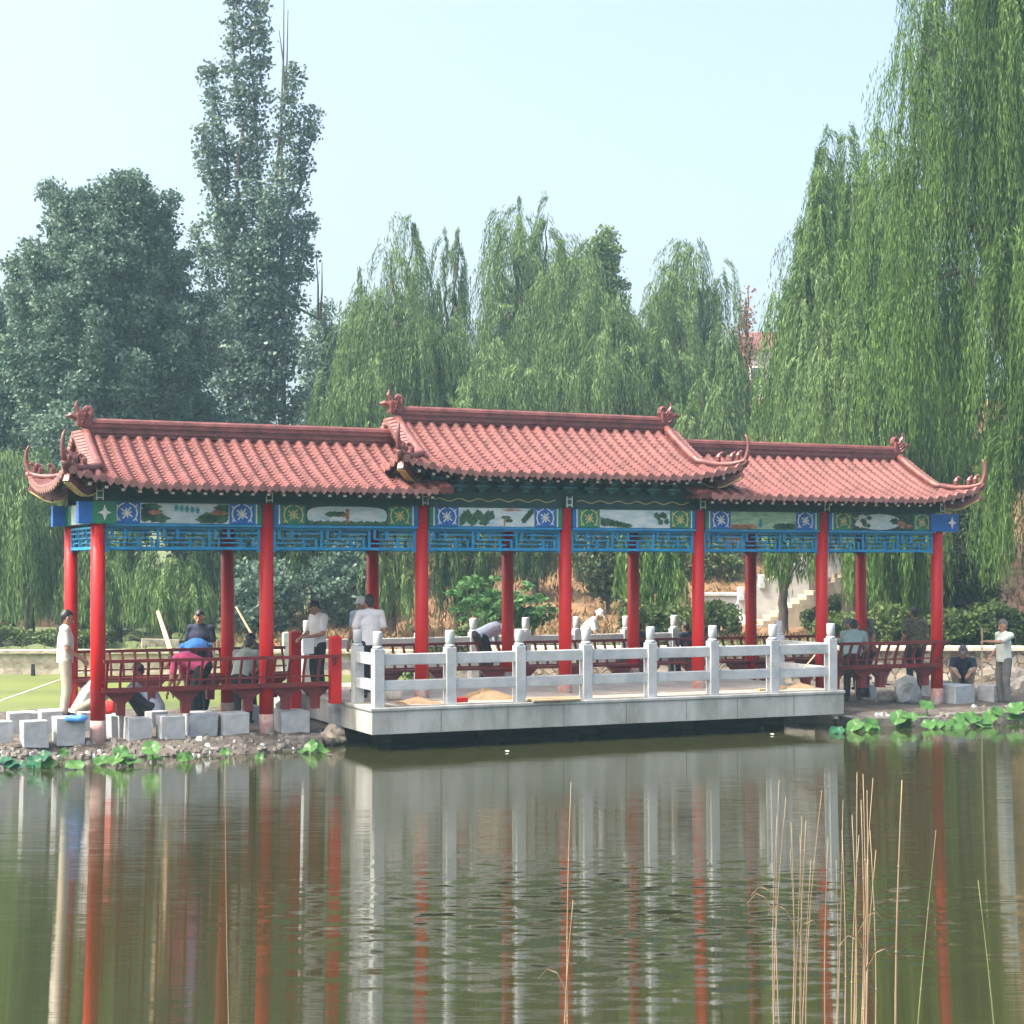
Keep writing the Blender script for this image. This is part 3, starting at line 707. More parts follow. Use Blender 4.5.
# layered ledge slabs along the left bank
for i, (x0, x1, y, z, hgt) in enumerate(((-30,60,754,.02,.10),(50,150,751,.03,.10),(140,232,749,.03,.09),(225,300,746,.04,.09),(262,322,742,.10,.07),(120,205,745,.12,.07),(850,935,724,.05,.10),(930,1030,719,.05,.10))):
    a, b = atz(x0, y, z), atz(x1, y-(x1-x0)*.02, z); s = MB(); n = 10
    t = (b-a); ln = t.length; ed = [(-.05-.05*random.random()) for _ in range(n+1)]
    vs = []; 
    for k in range(n+1):
        x = ln*k/n
        for yy, zz in ((ed[k], -.12), (ed[k]+.01*random.random(), hgt*.9), (ed[k]+.04, hgt), (.5, hgt), (.5, -.12)): vs.append((x, yy, zz+random.uniform(-.008, .008)))
    fs = [(k*5+j, k*5+(j+1) % 5, (k+1)*5+(j+1) % 5, (k+1)*5+j) for k in range(n) for j in range(5)]+[(0,1,2,3,4), tuple(n*5+j for j in (4,3,2,1,0))]
    s.add(vs, fs, M['rock']); tag(put(s.build('ledge_slab'), a, math.atan2(t.y, t.x)), ['dark ledge slab in the waterside edge, under the endmost blocks','dark ledge slab at the water below the first column','dark ledge slab at the water below the pink shirt','dark ledge slab at the water below the second column','upper ledge slab beside the deck corner','upper ledge slab below the bench','pale ledge slab at the water past the deck','ledge slab at the water below the old man'][i], 'ledge stone', 'ledge stones edging the bank')
# red gate posts
def gate_post(px, py, label, h_, m='red', w_=.17, z=.66, dn=-.5, name='gate_post'):
    p = atz(px, py, z); s = MB(); s.bbox(-w_/2, w_/2, -w_/2, w_/2, dn, h_, M[m], .01); s.tube([(0,0,h_-.005), (0,0,h_+.02)], [w_*.47, w_*.40], M[m], 12)
    return tag(put(s.build(name), p, TH), label, 'post', 'short posts beside the corridor')
gate_post(335, 702, 'short square red post beside the deck corner post', 1.02, 'red', .17, dn=-.02)
gate_post(295, 693, 'short square red post behind the bench end, by the man with paper', 1.02, 'red', .17)
gate_post(286, 668, 'pale grey stone post behind the man with paper', .85, 'stone', .16, .3, name='stone_post')
gate_post(264, 668, 'narrow white post behind the second column', .9, 'stone', .10, .3, name='stone_post')
gate_post(681, 668, 'pale stone post on the far side of the corridor', 1.05, 'stone', .22, .3, name='stone_post')
def heap(px, py, rx, ry, h_, label, m='sand', z=.66, cat='sand heap', name='sand_heap'):
    p = atz(px, py, z); s = MB(); vs = []; fs = []; n, k = 28, 8
    for j in range(k+1):
        for i in range(n):
            an = 2*math.pi*i/n; r = j/k*(1+.18*mnoise.noise(Vector((math.cos(an)*1.5+px, math.sin(an)*1.5, 0))))
            vs.append((rx*r*math.cos(an), ry*r*math.sin(an), h_*max(0, 1-j/k)**1.2*(1+.35*mnoise.noise(Vector((px+r*3*math.cos(an), r*3*math.sin(an), 1))))-(.01 if j == k else 0)))
    for j in range(k):
        for i in range(n): fs.append((j*n+i, j*n+(i+1) % n, (j+1)*n+(i+1) % n, (j+1)*n+i))
    s.add(vs, fs, M[m]); return tag(put(s.build(name, None, True), p), label, cat)
heap(486, 699, .55, .3, .19, 'heap of yellow sand on the white deck by the third post')
heap(418, 703, .42, .26, .10, 'low heap of yellow sand on the deck near its corner')
heap(800, 688, .35, .2, .10, 'small spill of sand on the deck beside a plank')
def pole(a, b, r, m, label, cat, name='pole'):
    s = MB(); a, b = Vector(a), Vector(b); o = a
    s.tube([a-o, (a+b)/2-o+Vector((0,0,.0)), b-o], [r, r*.9, r*.75], M[m], 7); return tag(put(s.build(name), o), label, cat)
pole(atY(171, 652, 31), atY(158, 612, 32), .05, 'wood', 'pale timber plank leaning behind the pink shirted person', 'plank', 'leaning_plank')
pole(atY(256, 642, 29), atY(236, 607, 29.5), .022, 'wood', 'thin wooden tool handle slanting behind the second column', 'tool handle', 'tool_handle')
pole(atY(-20, 708, 26.0), atY(94, 668, 27.6), .011, 'paper', 'long thin pale fishing rod slanting down to the water from the khaki trousered man', 'fishing rod', 'fishing_rod')
pole(atY(982, 690, 32.0), atY(982, 628, 32.2), .016, 'wood', 'thin upright stick held by the old man', 'stick', 'walking_stick')
pole(atY(798, 676, 28.6), atY(815, 655, 28.9), .016, 'wood', 'thin stick leaning on the deck railing', 'stick', 'stick')
s = MB(); s.bbox(-.3, .3, -.06, .06, 0, .03, M['wood'], .006); s.bbox(-.05, .35, -.04, .06, .03, .12, M['wood'], .006, Matrix.Rotation(R(14), 4, 'Y'))
tag(put(s.build('wood_offcut'), atz(770, 690, .664), TH+.2), 'rough timber offcut lying on the deck behind the balustrade', 'plank')
s = MB(); s.bbox(-.42, .42, -.22, .22, 0, .03, M['wood'], .006); tag(put(s.build('board'), atz(552, 700, .664), TH), 'flat pale board lying on the deck between two posts', 'board')
s = MB(); s.bbox(-.12, .12, -.08, .08, 0, .07, M['red'], .008); tag(put(s.build('red_brick'), atz(459, 702, .664), TH), 'red brick lying on the deck beside the sand heap', 'brick')
# cement bag: slumped pillow
def sack(p, sx, sy, sz, m, label, rz=0):
    bm = bmesh.new(); bmesh.ops.create_icosphere(bm, subdivisions=3, radius=1)
    for q in bm.verts:
        c = q.co; q.co = Vector((math.copysign(abs(c.x)**.6, c.x)*sx, math.copysign(abs(c.y)**.6, c.y)*sy, (math.copysign(abs(c.z)**.7, c.z)+1)*sz/2*(1+.25*mnoise.noise(c*2))))
    me = bpy.data.meshes.new('sack'); bm.to_mesh(me); bm.free(); me.materials.append(M[m]); return tag(put(link(bpy.data.objects.new('sack', me)), p, rz), label, 'sack')
sack(atz(393, 700, .664), .14, .1, .24, 'c_beige', 'cream sack slumped on the deck behind the corner post', .4)
sack(atz(76, 722, .5), .16, .12, .10, 'bluepl', 'crumpled blue plastic bag on the blocks at the khaki trousered man')
sack(atz(109, 714, .5), .12, .1, .20, 'redpl', 'small red bag beside the first front column')

# ------------------------------------------------------------------ walls, stairs, house on the far side
def rubble_wall(x0, x1, y, z0, z1, label, m, yd=.45, capm='cap'):
    r = empty('stone_wall', (0,0,0), 0, label, 'wall'); s = MB(); n = 60; vs = []; fs = []
    rows = 6
    for k in range(n+1):
        for j in range(rows+1):
            x = x0+(x1-x0)*k/n; z = z0+(z1-z0)*j/rows; vs.append((x, y+.05*mnoise.noise(Vector((x*1.7, z*3, y))), z))
    for k in range(n):
        for j in range(rows): a = k*(rows+1)+j; fs.append((a, a+rows+1, a+rows+2, a+1))
    s.add(vs, fs, m); s.box(x0, x1, y+.08, y+yd, z0, z1, m); s.build('wall_face', r)
    c = MB(); c.bbox(x0, x1, y-.09, y+yd+.05, z1+.003, z1+.10, M[capm], .015); c.build('coping', r); return r
def stonework():
    m, nt, out = nodes('stone_courses'); b = nt.nodes.new('ShaderNodeBsdfPrincipled'); b.inputs['Roughness'].default_value = .9
    tc = nt.nodes.new('ShaderNodeTexCoord'); v = nt.nodes.new('ShaderNodeTexVoronoi'); v.inputs['Scale'].default_value = 4.2; v.feature = 'DISTANCE_TO_EDGE'
    v2 = nt.nodes.new('ShaderNodeTexVoronoi'); v2.inputs['Scale'].default_value = 4.2
    nz_ = nt.nodes.new('ShaderNodeTexNoise'); nz_.inputs['Scale'].default_value = 2.2; nz_.inputs['Detail'].default_value = 4
    nt.links.new(tc.outputs['Object'], nz_.inputs['Vector']); ad = nt.nodes.new('ShaderNodeMixRGB'); ad.blend_type = 'LINEAR_LIGHT'; ad.inputs[0].default_value = .35
    nt.links.new(tc.outputs['Object'], ad.inputs[1]); nt.links.new(nz_.outputs['Color'], ad.inputs[2]); nt.links.new(ad.outputs[0], v.inputs['Vector']); nt.links.new(ad.outputs[0], v2.inputs['Vector'])
    sp = nt.nodes.new('ShaderNodeSeparateColor'); nt.links.new(v2.outputs['Color'], sp.inputs[0])
    c1 = ramp(nt, sp.outputs[0], [(0, (.27,.22,.16)), (.5, (.38,.32,.24)), (1, (.52,.47,.38))])
    mk = ramp(nt, v.outputs['Distance'], [(.02, (.0,.0,.0)), (.07, (1,1,1))])
    mx = nt.nodes.new('ShaderNodeMixRGB'); mx.inputs[1].default_value = (.20,.17,.13,1); nt.links.new(mk, mx.inputs[0]); nt.links.new(c1, mx.inputs[2]); nt.links.new(mx.outputs[0], b.inputs['Base Color'])
    bp = nt.nodes.new('ShaderNodeBump'); bp.inputs['Distance'].default_value = .04; nt.links.new(mk, bp.inputs['Height']); nt.links.new(bp.outputs[0], b.inputs['Normal'])
    nt.links.new(b.outputs[0], out.inputs[0]); return m
M['courses'] = stonework()
rubble_wall(-40, -1.6, WALL_L-.1, -.6, .52, 'low brown stone retaining wall beyond the green pond', M['wallstone'], capm='wallstone')
rubble_wall(-.6, 40, WALL_R-.15, -.1, .88, 'pale rubble wall with flat coping behind the old man and the far benches', M['courses'])
# iron post on far pond edge
pole(atY(33, 676, 42), atY(33, 664, 42), .06, 'c_black', 'dark short post in front of the pond wall', 'post', 'iron_post')
# stairs up the hillside
SX = atY(752, 632, 47); st_o = empty('garden_stairs', (SX.x, 47, 0), 0, 'pale stone garden stairs climbing the hillside behind the right bays', 'stairs')
z0 = H-(628-HOR)*47/F; n = 18; RU, RI = .20, .118
for k in range(n):
    s = MB(); s.bbox(k*RU, k*RU+RU+.02, -.75, .75, z0-1.2, z0+(k+1)*RI, M['step'], .008); s.build('step', st_o)
s = MB(); top = n*RI; e = n*RU
s.add([(-.3,.78,z0-.8),(e+2,.78,z0-.8),(e+2,.78,z0+top+1.0),(e,.78,z0+top+1.0),(-.3,.78,z0+.85),(-.3,1.0,z0-.8),(e+2,1.0,z0-.8),(e+2,1.0,z0+top+1.0),(e,1.0,z0+top+1.0),(-.3,1.0,z0+.85)],
      [(0,1,2,3,4),(9,8,7,6,5),(0,5,6,1),(1,6,7,2),(2,7,8,3),(3,8,9,4),(4,9,5,0)], M['plaster']); s.build('parapet', st_o)
for k in range(7):
    s = MB(); x = -.2+k*.6; z = z0+.85+(x+.3)/(e+.3)*(top+.15); s.bbox(x-.08, x+.08, .70, 1.08, z-.15, z+.24, M['white'], .01); s.build('newel', st_o)
for k in range(4):
    s = MB(); s.box(-.8, .15, -1.03-.28*k, -.755-.28*k, z0-1.2, z0-.12*k+.04, M['brick']); s.build('lower_step', st_o)
# white terrace wall with a bright sloping flank
q = atY(700, 640, 47); tw = empty('terrace_wall', (q.x, 48, 0), 0, 'white plastered terrace wall with a bright sloping slab, left of the garden stairs', 'wall')
zA, zB = H-(596-HOR)*48/F, H-(636-HOR)*48/F
s = MB(); s.box(.0, 1.40, 0, .35, zB-.6, zA, M['plaster']); s.build('wall_face', tw)
s = MB(); s.bbox(-.06, 1.46, -.06, .41, zA+.003, zA+.10, M['white'], .01); s.build('coping', tw)
s = MB(); a = atY(724, 609, 47.2); b = atY(748, 630, 46.4)
for o_, m_ in ((0, 'white'),): s.add([(a.x-q.x-.12, -1.0, a.z-.9), (b.x-q.x, -1.6, b.z-.6), (b.x-q.x, -1.6, b.z), (a.x-q.x-.12, -1.0, a.z), (a.x-q.x+.36, -.6, a.z-.9), (b.x-q.x+.4, -1.2, b.z-.6), (b.x-q.x+.4, -1.2, b.z+.05), (a.x-q.x+.36, -.6, a.z+.05)],
      [(0,1,2,3),(7,6,5,4),(3,2,6,7),(0,3,7,4),(1,5,6,2),(0,4,5,1)], M[m_])
s.build('sloping_slab', tw)
s = MB(); s.box(.5, .72, -.5, -.02, zA-.9, zA-.28, M['brick']); s.build('brick_pier', tw)
# hilltop house
hp = atY(775, 380, 105); ho = empty('hilltop_house', (hp.x, 105, 0), R(-12), 'white house with red tiled roof showing between the willows on the hilltop', 'house')
zg = gz(hp.x, 105); zt = H+(HOR-350)*105/F
s = MB(); s.box(-2.6, 4, 0, 5, zg-.5, zt, M['plaster']); s.build('wall', ho)
s = MB(); s.add([(-3,-.4,zt),(4.4,-.4,zt),(4.4,5.4,zt),(-3,5.4,zt),(-2.2,2.5,zt+1.5),(3.6,2.5,zt+1.5)], [(0,1,5,4),(1,2,5),(2,3,4,5),(3,0,4),(3,2,1,0)], M['tile']); s.build('roof', ho)
for x in (-1.6, .3, 2.2):
    s = MB(); s.box(x, x+.9, -.06, -.01, zt-2.3, zt-1.0, M['cream']); wo = s.build('window', ho); s = MB(); s.box(x+.08, x+.82, -.09, -.065, zt-2.2, zt-1.1, M['glass']); s.build('pane', wo)
# kiosk with white lattice windows across the pond
kp = atY(22, 650, 56); zg = gz(kp.x, 56); ko = empty('garden_kiosk', (kp.x, 56, zg), R(4), 'dark garden kiosk with white framed window seen under the willows', 'kiosk')
s = MB(); s.box(-2.4, 2.6, 0, 2.6, -.3, 2.1, M['brown']); s.build('wall', ko); s = MB(); s.add([(-2.8,-.5,2.1),(3,-.5,2.1),(3,3.1,2.1),(-2.8,3.1,2.1),(-2,1.3,3),(2.2,1.3,3)], [(0,1,5,4),(1,2,5),(2,3,4,5),(3,0,4),(3,2,1,0)], M['c_grey']); s.build('roof', ko)
s = MB(); wx0, wx1, wz0, wz1 = -.35, .55, .95, 1.55
for x in np.linspace(wx0, wx1, 5): s.box(x, x+.06, -.06, -.01, wz0, wz1, M['white'])
for z in (wz0, (wz0+wz1)/2, wz1): s.box(wx0, wx1+.06, -.075, -.062, z, z+.06, M['white'])
s.build('window', ko)
for i, (x, lbl) in enumerate(((6, 'pale low stone slab on the far bank at the photo edge'), (40, 'pale low stone slab on the far bank by the kiosk'), (160, 'pale stone slab on the far bank behind the plank'), (208, 'pale stone slab on the far bank behind the blue shirt'))):
    p = atY(x, 652, 43.6); p.z = gz(p.x, 43.6); s = MB(); s.bbox(-.5, .5, 0, .4, -.1, .20, M['wallstone'], .02, None, .03); tag(put(s.build('stone_slab'), p, R(5*i)), lbl, 'stone slab', 'pale slabs on the far bank')

# ------------------------------------------------------------------ foliage
def quads(c, ax, wd, ln, wi, m, name, parent, bend=0):
    """c: (n,3) centres, ax: leaf direction, wd: width direction, ln/wi: lengths"""
    n = len(c); ax = ax/np.linalg.norm(ax, axis=1, keepdims=True); wd = wd-ax*np.sum(ax*wd, 1, keepdims=True); wd /= np.linalg.norm(wd, axis=1, keepdims=True)+1e-9
    ln = np.broadcast_to(ln, (n,))[:, None]; wi = np.broadcast_to(wi, (n,))[:, None]
    v = np.empty((n, 4, 3), np.float32)
    v[:,0] = c-ax*ln/2; v[:,1] = c+wd*wi/2-ax*ln*.08; v[:,2] = c+ax*ln/2; v[:,3] = c-wd*wi/2-ax*ln*.08
    me = bpy.data.meshes.new(name); me.vertices.add(4*n); me.vertices.foreach_set('co', v.ravel()); me.loops.add(4*n); me.loops.foreach_set('vertex_index', np.arange(4*n, dtype=np.int32))
    me.polygons.add(n); me.polygons.foreach_set('loop_start', np.arange(0, 4*n, 4, dtype=np.int32)); me.materials.append(m); me.update(); me.validate()
    return link(bpy.data.objects.new(name, me), parent)
def limb(mb, a, b, r0, r1, sag=.0, n=7, m='bark', wob=.05):
    a, b = Vector(a), Vector(b); ln = (b-a).length; pts = []
    for i in range(n+1):
        t = i/n; p = a.lerp(b, t)+Vector((0,0,1))*math.sin(t*math.pi)*sag*ln
        if 0 < i < n: p += Vector([random.uniform(-1,1)*wob*ln*.4 for _ in range(3)])
        pts.append(p)
    mb.tube(pts, [r0+(r1-r0)*(i/n) for i in range(n+1)], M[m], 7); return pts
def rand_dirs(n):
    d = rng.normal(size=(n, 3)); return d/np.linalg.norm(d, axis=1, keepdims=True)
def willow(pos, H_, rad, low, label, mk='willow', clumps=16, strands=70, seed=1, leaf=(.21,.032), lean=(0,0), group=None, trunk_r=None, Lr=(2.0,5.0), top=.64, step=.105, tw=1.0):
    """H_: crown top above base; rad: crown radius; low: height above base that the longest strands reach."""
    global rng
    rng = np.random.default_rng(seed); random.seed(seed)
    r = empty('willow_tree', pos, 0, label, 'willow tree', group); t = MB(); tr = trunk_r or .03*H_*.55+.06
    fork = Vector((lean[0]*.5, lean[1]*.5, H_*.30)); limb(t, (0,0,-.4), fork, tr*1.15, tr*.8, 0, 8, wob=.03)
    C = []; A = []; Wd = []; nl = []
    for k in range(clumps):
        an = k*2.39996+rng.uniform(-.5,.5); q = (k+.5)/clumps
        f = math.sqrt(q)*rng.uniform(.75,1.08); rr = rad*.80*f
        zt = H_*(1-(1-top)*f**1.6*rng.uniform(.45,1.15))*(1 if k < 2 else rng.uniform(.86,1.0))
        if k % 3 == 2: zt *= rng.uniform(.62,.85); rr *= 1.12
        tip = Vector((lean[0]+rr*math.cos(an), lean[1]+rr*math.sin(an), max(zt, low+1.0)))
        mid = fork.lerp(tip, .5)+Vector((0,0,.10*H_*.5)); limb(t, fork-Vector((0,0,random.uniform(0,.12)*H_)), mid, tr*.42, tr*.18, .03, 6); limb(t, mid, tip.lerp(mid, .16)-Vector((0,0,.25)), tr*.18, tr*.04, .06, 6, wob=.09)
        # fountain of strands
        n = int(strands*1.5*rng.uniform(.7,1.35)); rc = rad*rng.uniform(.26,.46); cl = rng.uniform(.6,1.15); per = int(rng.integers(9, 16))
        for s in range(n):
            if s % per == 0:
                ab, rb = rng.uniform(0, 2*math.pi), rc*rng.uniform(.12,1.05); Lb = rng.uniform(*Lr)*cl; zb = rng.uniform(-.7,.2); bk = rng.uniform(0,.4); swb = rng.normal(0,.06,2)*tw
            a2 = ab+rng.normal(0,.22); ro = rb*(1+rng.normal(0,.14)); r0 = rc*.2*math.sqrt(rng.uniform())
            st = np.array(tip.lerp(mid, bk))+np.array([r0*math.cos(a2), r0*math.sin(a2), zb+rng.normal(0,.08)])
            Ls = min(Lb*rng.uniform(.5,1.05), max(.8, st[2]-low*rng.uniform(.85,1.3))); m_ = max(4, int(Ls/step)); tt = (np.arange(m_)+rng.uniform(0,1))/m_
            o = ro*(1-np.exp(-3.5*tt)); sway = swb+rng.normal(0,.025,2)*tw
            P = np.stack([st[0]+math.cos(a2)*o+sway[0]*tt*Ls, st[1]+math.sin(a2)*o+sway[1]*tt*Ls, st[2]+.18*ro*np.sin(np.minimum(1, tt*4)*math.pi)-Ls*tt**1.15], 1)
            P += rng.normal(0, .024, P.shape)
            ax = np.stack([math.cos(a2)*.5*np.exp(-3*tt)+rng.normal(0,.17,m_), math.sin(a2)*.5*np.exp(-3*tt)+rng.normal(0,.17,m_), -np.ones(m_)*(.5+tt)], 1)
            C.append(P); A.append(ax); Wd.append(rng.normal(size=(m_,3))); nl.append(m_)
    t.build('trunk', r, True); C = np.concatenate(C); n = len(C)
    quads(C, np.concatenate(A), np.concatenate(Wd), leaf[0]*rng.uniform(.7,1.3,n), leaf[1]*rng.uniform(.7,1.3,n), M[mk], 'crown', r); return r
def clump_leaves(cs, per, rad, leaf, flat=.75, droop=0):
    cs = np.asarray(cs); n = len(cs)*per
    d = rand_dirs(n)*(rng.uniform(0,1,(n,1))**.45)*rad; d[:,2] *= flat
    c = np.repeat(cs, per, 0)+d; ax = rand_dirs(n); ax[:,2] -= droop
    return c, ax, rand_dirs(n), leaf*rng.uniform(.65,1.35,n)
def bushy(pos, limbs, label, mk, per, crad, leaf, ratio=.7, trunk=None, spacing=.35, spread=.5, cat='tree', name='broadleaf_tree', seed=1, flat=.75, droop=.2, group=None, m='bark', trunk_r=.2, side=6):
    """limbs: list of (base xyz, tip xyz, fullness radius). leaf clumps grow on side twigs of every limb."""
    global rng
    rng = np.random.default_rng(seed); random.seed(seed)
    r = empty(name, pos, 0, label, cat, group); t = MB(); cs = []
    if trunk: limb(t, (0,0,-.4), trunk, trunk_r, trunk_r*.55, 0, 7, wob=.02)
    for a, b, full in limbs:
        pts = limb(t, a, b, trunk_r*.4, .02, .02, 8)
        ln = (Vector(b)-Vector(a)).length; n = max(3, int(ln/spacing))
        for i in range(n):
            f = (i+rng.uniform())/n; p = Vector(a).lerp(Vector(b), f); k = full*(1-.80*max(0, f-.30)/.70)*(.55+.45*min(1, f/.25))
            for j in range(side):
                d = rand_dirs(1)[0]; d[2] = abs(d[2])*.6 if rng.uniform() < .7 else d[2]*.6; q = p+Vector(d)*k*rng.uniform(.25,1.0); cs.append(tuple(q))
                if j == 0: t.tube([p, p.lerp(q, .6)+Vector((0,0,.05)), q], [.03,.018,.008], M[m], 4)
    t.build('trunk', r, True)
    c, ax, wd, ln = clump_leaves(cs, per, crad, leaf, flat, droop); quads(c, ax, wd, ln, ln*ratio, M[mk], 'crown', r); return r
def dome_limbs(h0, H_, rad, n, full, seed, spike=.16):
    g = np.random.default_rng(seed); out = []
    for k in range(n):
        q = (k+.5)/n; an = k*2.39996; rr = rad*math.sqrt(q)*g.uniform(.7,1.12); z = h0+(H_-h0)*(1-.66*q**1.5)*g.uniform(1-spike, 1.0)
        out.append(((rr*.12*math.cos(an), rr*.12*math.sin(an), h0*g.uniform(.5,1)), (rr*math.cos(an), rr*math.sin(an), z), full*g.uniform(.75,1.2)))
    return out
def T(px, Y, ytop): 
    x = (px-512)*Y/F; z = gz(x, Y); return Vector((x, Y, z)), H+(HOR-ytop)*Y/F-z

BW = 'weeping willows behind the corridor'
def will(px, Y, ytop, halfpx, ylow, label, **k):
    p, h = T(px, Y, ytop); rad = halfpx*Y/F*1.3; low = H+(HOR-ylow)*Y/F-p.z
    return willow(p, h, rad, max(.6, low), label, **{'group': BW, **k})
will(402, 58, 204, 72, 585, 'tall pale weeping willow above the junction of the two roofs', seed=11, clumps=20, strands=62)
will(452, 60, 200, 26, 470, 'slender willow spike beside the first tall willow', seed=12, clumps=7, strands=40, Lr=(1.5,3.6))
will(538, 61, 184, 78, 560, 'tallest central weeping willow above the middle roof', seed=13, clumps=24, strands=62)
will(610, 57, 290, 62, 560, 'rounded lighter willow in front of the central one', seed=14, clumps=17, strands=62)
will(688, 62, 222, 50, 560, 'twin peaked willow above the end of the middle roof', seed=15, clumps=18, strands=62)
will(478, 54, 360, 52, 600, 'low fresh green willow behind the middle ridge', seed=16, clumps=14, strands=60)
will(714, 54, 366, 44, 560, 'low bright willow in front of the hilltop house', seed=17, clumps=15, strands=60)
will(365, 53, 350, 48, 600, 'low willow at the edge of the dark trees behind the roof junction', seed=18, clumps=13, strands=60)
will(838, 49, 108, 62, 560, 'big airy willow with ragged crown behind the right roof', seed=19, clumps=27, strands=74, mk='willow2', Lr=(2.5,6.5), leaf=(.19,.028))
will(800, 51, 265, 44, 560, 'narrow willow just behind the middle roof corner', seed=20, clumps=12, strands=60, mk='willow2')
will(925, 52, 250, 60, 590, 'shaded willow between the two big ones', seed=21, clumps=16, strands=60, mk='willow2')
will(1082, 38, -330, 96, 455, 'huge nearest willow with dark bending limbs and long hanging strands', seed=23, clumps=50, strands=74, mk='willow2', Lr=(3.0,8.0), leaf=(.17,.023), step=.085, trunk_r=.34, top=.30, lean=(-2.1,0))
will(1056, 36.6, 120, 50, 575, 'willow cut by the photo edge, hanging low beside the cypress', seed=24, clumps=18, strands=80, mk='willow2', Lr=(3.5,8.0), leaf=(.17,.023), step=.085)
will(30, 48, 440, 66, 640, 'bright hanging willow at the photo edge beyond the pond', seed=31, clumps=16, strands=70, Lr=(2.5,5.0))
will(118, 46, 500, 48, 640, 'willow drooping behind the first columns', seed=32, clumps=13, strands=62, Lr=(2,4.5))
will(168, 45, 548, 44, 650, 'small fountain shaped willow over the far bank', seed=33, clumps=12, strands=62, Lr=(1.5,3.5))
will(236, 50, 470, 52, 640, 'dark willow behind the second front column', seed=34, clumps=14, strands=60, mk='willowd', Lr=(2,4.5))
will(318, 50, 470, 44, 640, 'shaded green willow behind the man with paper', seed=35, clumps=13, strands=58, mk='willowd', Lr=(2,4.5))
will(392, 46, 500, 28, 640, 'thin trunked young willow behind the third column', seed=36, clumps=9, strands=45, Lr=(1.5,3.2))
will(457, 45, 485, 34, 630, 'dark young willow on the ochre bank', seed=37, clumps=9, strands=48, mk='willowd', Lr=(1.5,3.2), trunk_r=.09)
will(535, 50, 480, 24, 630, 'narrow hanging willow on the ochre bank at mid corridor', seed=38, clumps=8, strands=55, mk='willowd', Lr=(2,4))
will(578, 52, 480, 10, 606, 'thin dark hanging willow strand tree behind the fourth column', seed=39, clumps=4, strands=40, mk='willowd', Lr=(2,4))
will(672, 42.5, 480, 30, 645, 'willow with leaning trunk hanging over the far railing', seed=40, clumps=10, strands=58, mk='willow2', Lr=(1.6,3.4), trunk_r=.14, lean=(-.5,0))
will(783, 44, 455, 36, 578, 'willow with straight dark trunk in front of the stairs', seed=41, clumps=8, strands=42, mk='willow2', Lr=(1.2,2.6), trunk_r=.14)
will(892, 40.5, 440, 52, 622, 'thick trunked willow behind the last bay', seed=42, clumps=13, strands=56, mk='willow2', Lr=(1.6,3.6), trunk_r=.27)
will(432, 59, 292, 60, 560, 'rounded pale willow filling the gap beside the tallest ones', seed=201, clumps=18, strands=62)
will(572, 59, 235, 58, 560, 'wide soft willow shoulder of the central group', seed=202, clumps=18, strands=62)
will(645, 59, 285, 55, 560, 'pale low willow between the central and the twin peaked one', seed=203, clumps=17, strands=62)
will(728, 59, 316, 30, 560, 'small pale willow just before the hilltop house', seed=204, clumps=13, strands=60)
will(508, 56, 330, 58, 560, 'lower light willow behind the middle ridge, left of its centre', seed=205, clumps=16, strands=60)
will(345, 58, 318, 34, 560, 'thin pale willow at the dark trees edge behind the roof junction', seed=206, clumps=10, strands=55)
will(818, 47, 238, 40, 560, 'pale drooping willow above the end of the right roof ridge', seed=207, clumps=16, strands=70, mk='willow')
will(876, 46, 112, 56, 560, 'light willow filling between the airy one and the huge one', seed=208, clumps=26, strands=75, mk='willow2', Lr=(2.5,6.0), leaf=(.18,.027))
will(850, 44.5, 268, 62, 560, 'pale rounded willow low in front of the airy one', seed=209, clumps=18, strands=75, mk='willow', Lr=(2.5,5.0), leaf=(.18,.027))
# poplar
p, h = T(250, 60, 0); k = 60/F
def pp(px, py, dy=0): return ((px-512)*k-p.x, dy, H+(HOR-py)*k-p.z)
lm = [(pp(248,430), pp(236,-25), 1.15), (pp(250,420), pp(258,-10,.3), .95), (pp(245,380), pp(210,60,.2), 1.0), (pp(252,380), pp(296,70,-.2), .85), (pp(250,420), pp(312,110,.3), .7), (pp(248,330), pp(202,130,-.5), 1.0),
      (pp(262,360), pp(310,210,.2), .75), (pp(240,400), pp(196,230,0), 1.0), (pp(262,430), pp(306,250,.5), .8), (pp(240,440), pp(203,320,-.3), 1.0), (pp(255,450), pp(290,330,.8), .9), (pp(250,470), pp(250,250,-.8), 1.1), (pp(250,470), pp(225,200,.8), 1.0), (pp(256,470), pp(272,200,-.8), 1.0), (pp(240,480), pp(200,400,.4), .9), (pp(262,480), pp(300,390,.4), .9)]
bushy(p, lm, 'very tall narrow poplar rising highest above the first roof', 'poplar', 30, .46, .14, .8, pp(250,300), .42, name='poplar_tree', cat='poplar', seed=50, trunk_r=.32, side=5)
def tree(px, Y, ytop, halfpx, label, mk='elm', n=22, seed=1, per=28, h0=.3, full=.9, **kw):
    p, h = T(px, Y, ytop); rad = halfpx*Y/F; return bushy(p, dome_limbs(h*h0, h, rad*.98, n, full, seed), label, mk, per, kw.pop('crad', .4), kw.pop('leaf', .145), .6, (0,0,h*h0), seed=seed, **{'group': 'broadleaf trees behind the corridor', **kw})
tree(108, 53, 158, 122, 'broad dark rounded tree left of the poplar', n=72, seed=51, per=30, full=1.2, crad=.42, leaf=.135, side=9)
tree(0, 57, 292, 50, 'dark tree cut by the photo edge', n=20, seed=52, full=1.1)
tree(322, 66, 296, 26, 'small dark poplar beside the tall one', mk='poplar', n=12, seed=53)
tree(210, 56, 400, 70, 'dense dark tree below the poplar', n=24, seed=54, full=1.2, crad=.5)
tree(70, 50, 400, 60, 'dense dark tree above the roof end', n=22, seed=55, full=1.1, crad=.5)
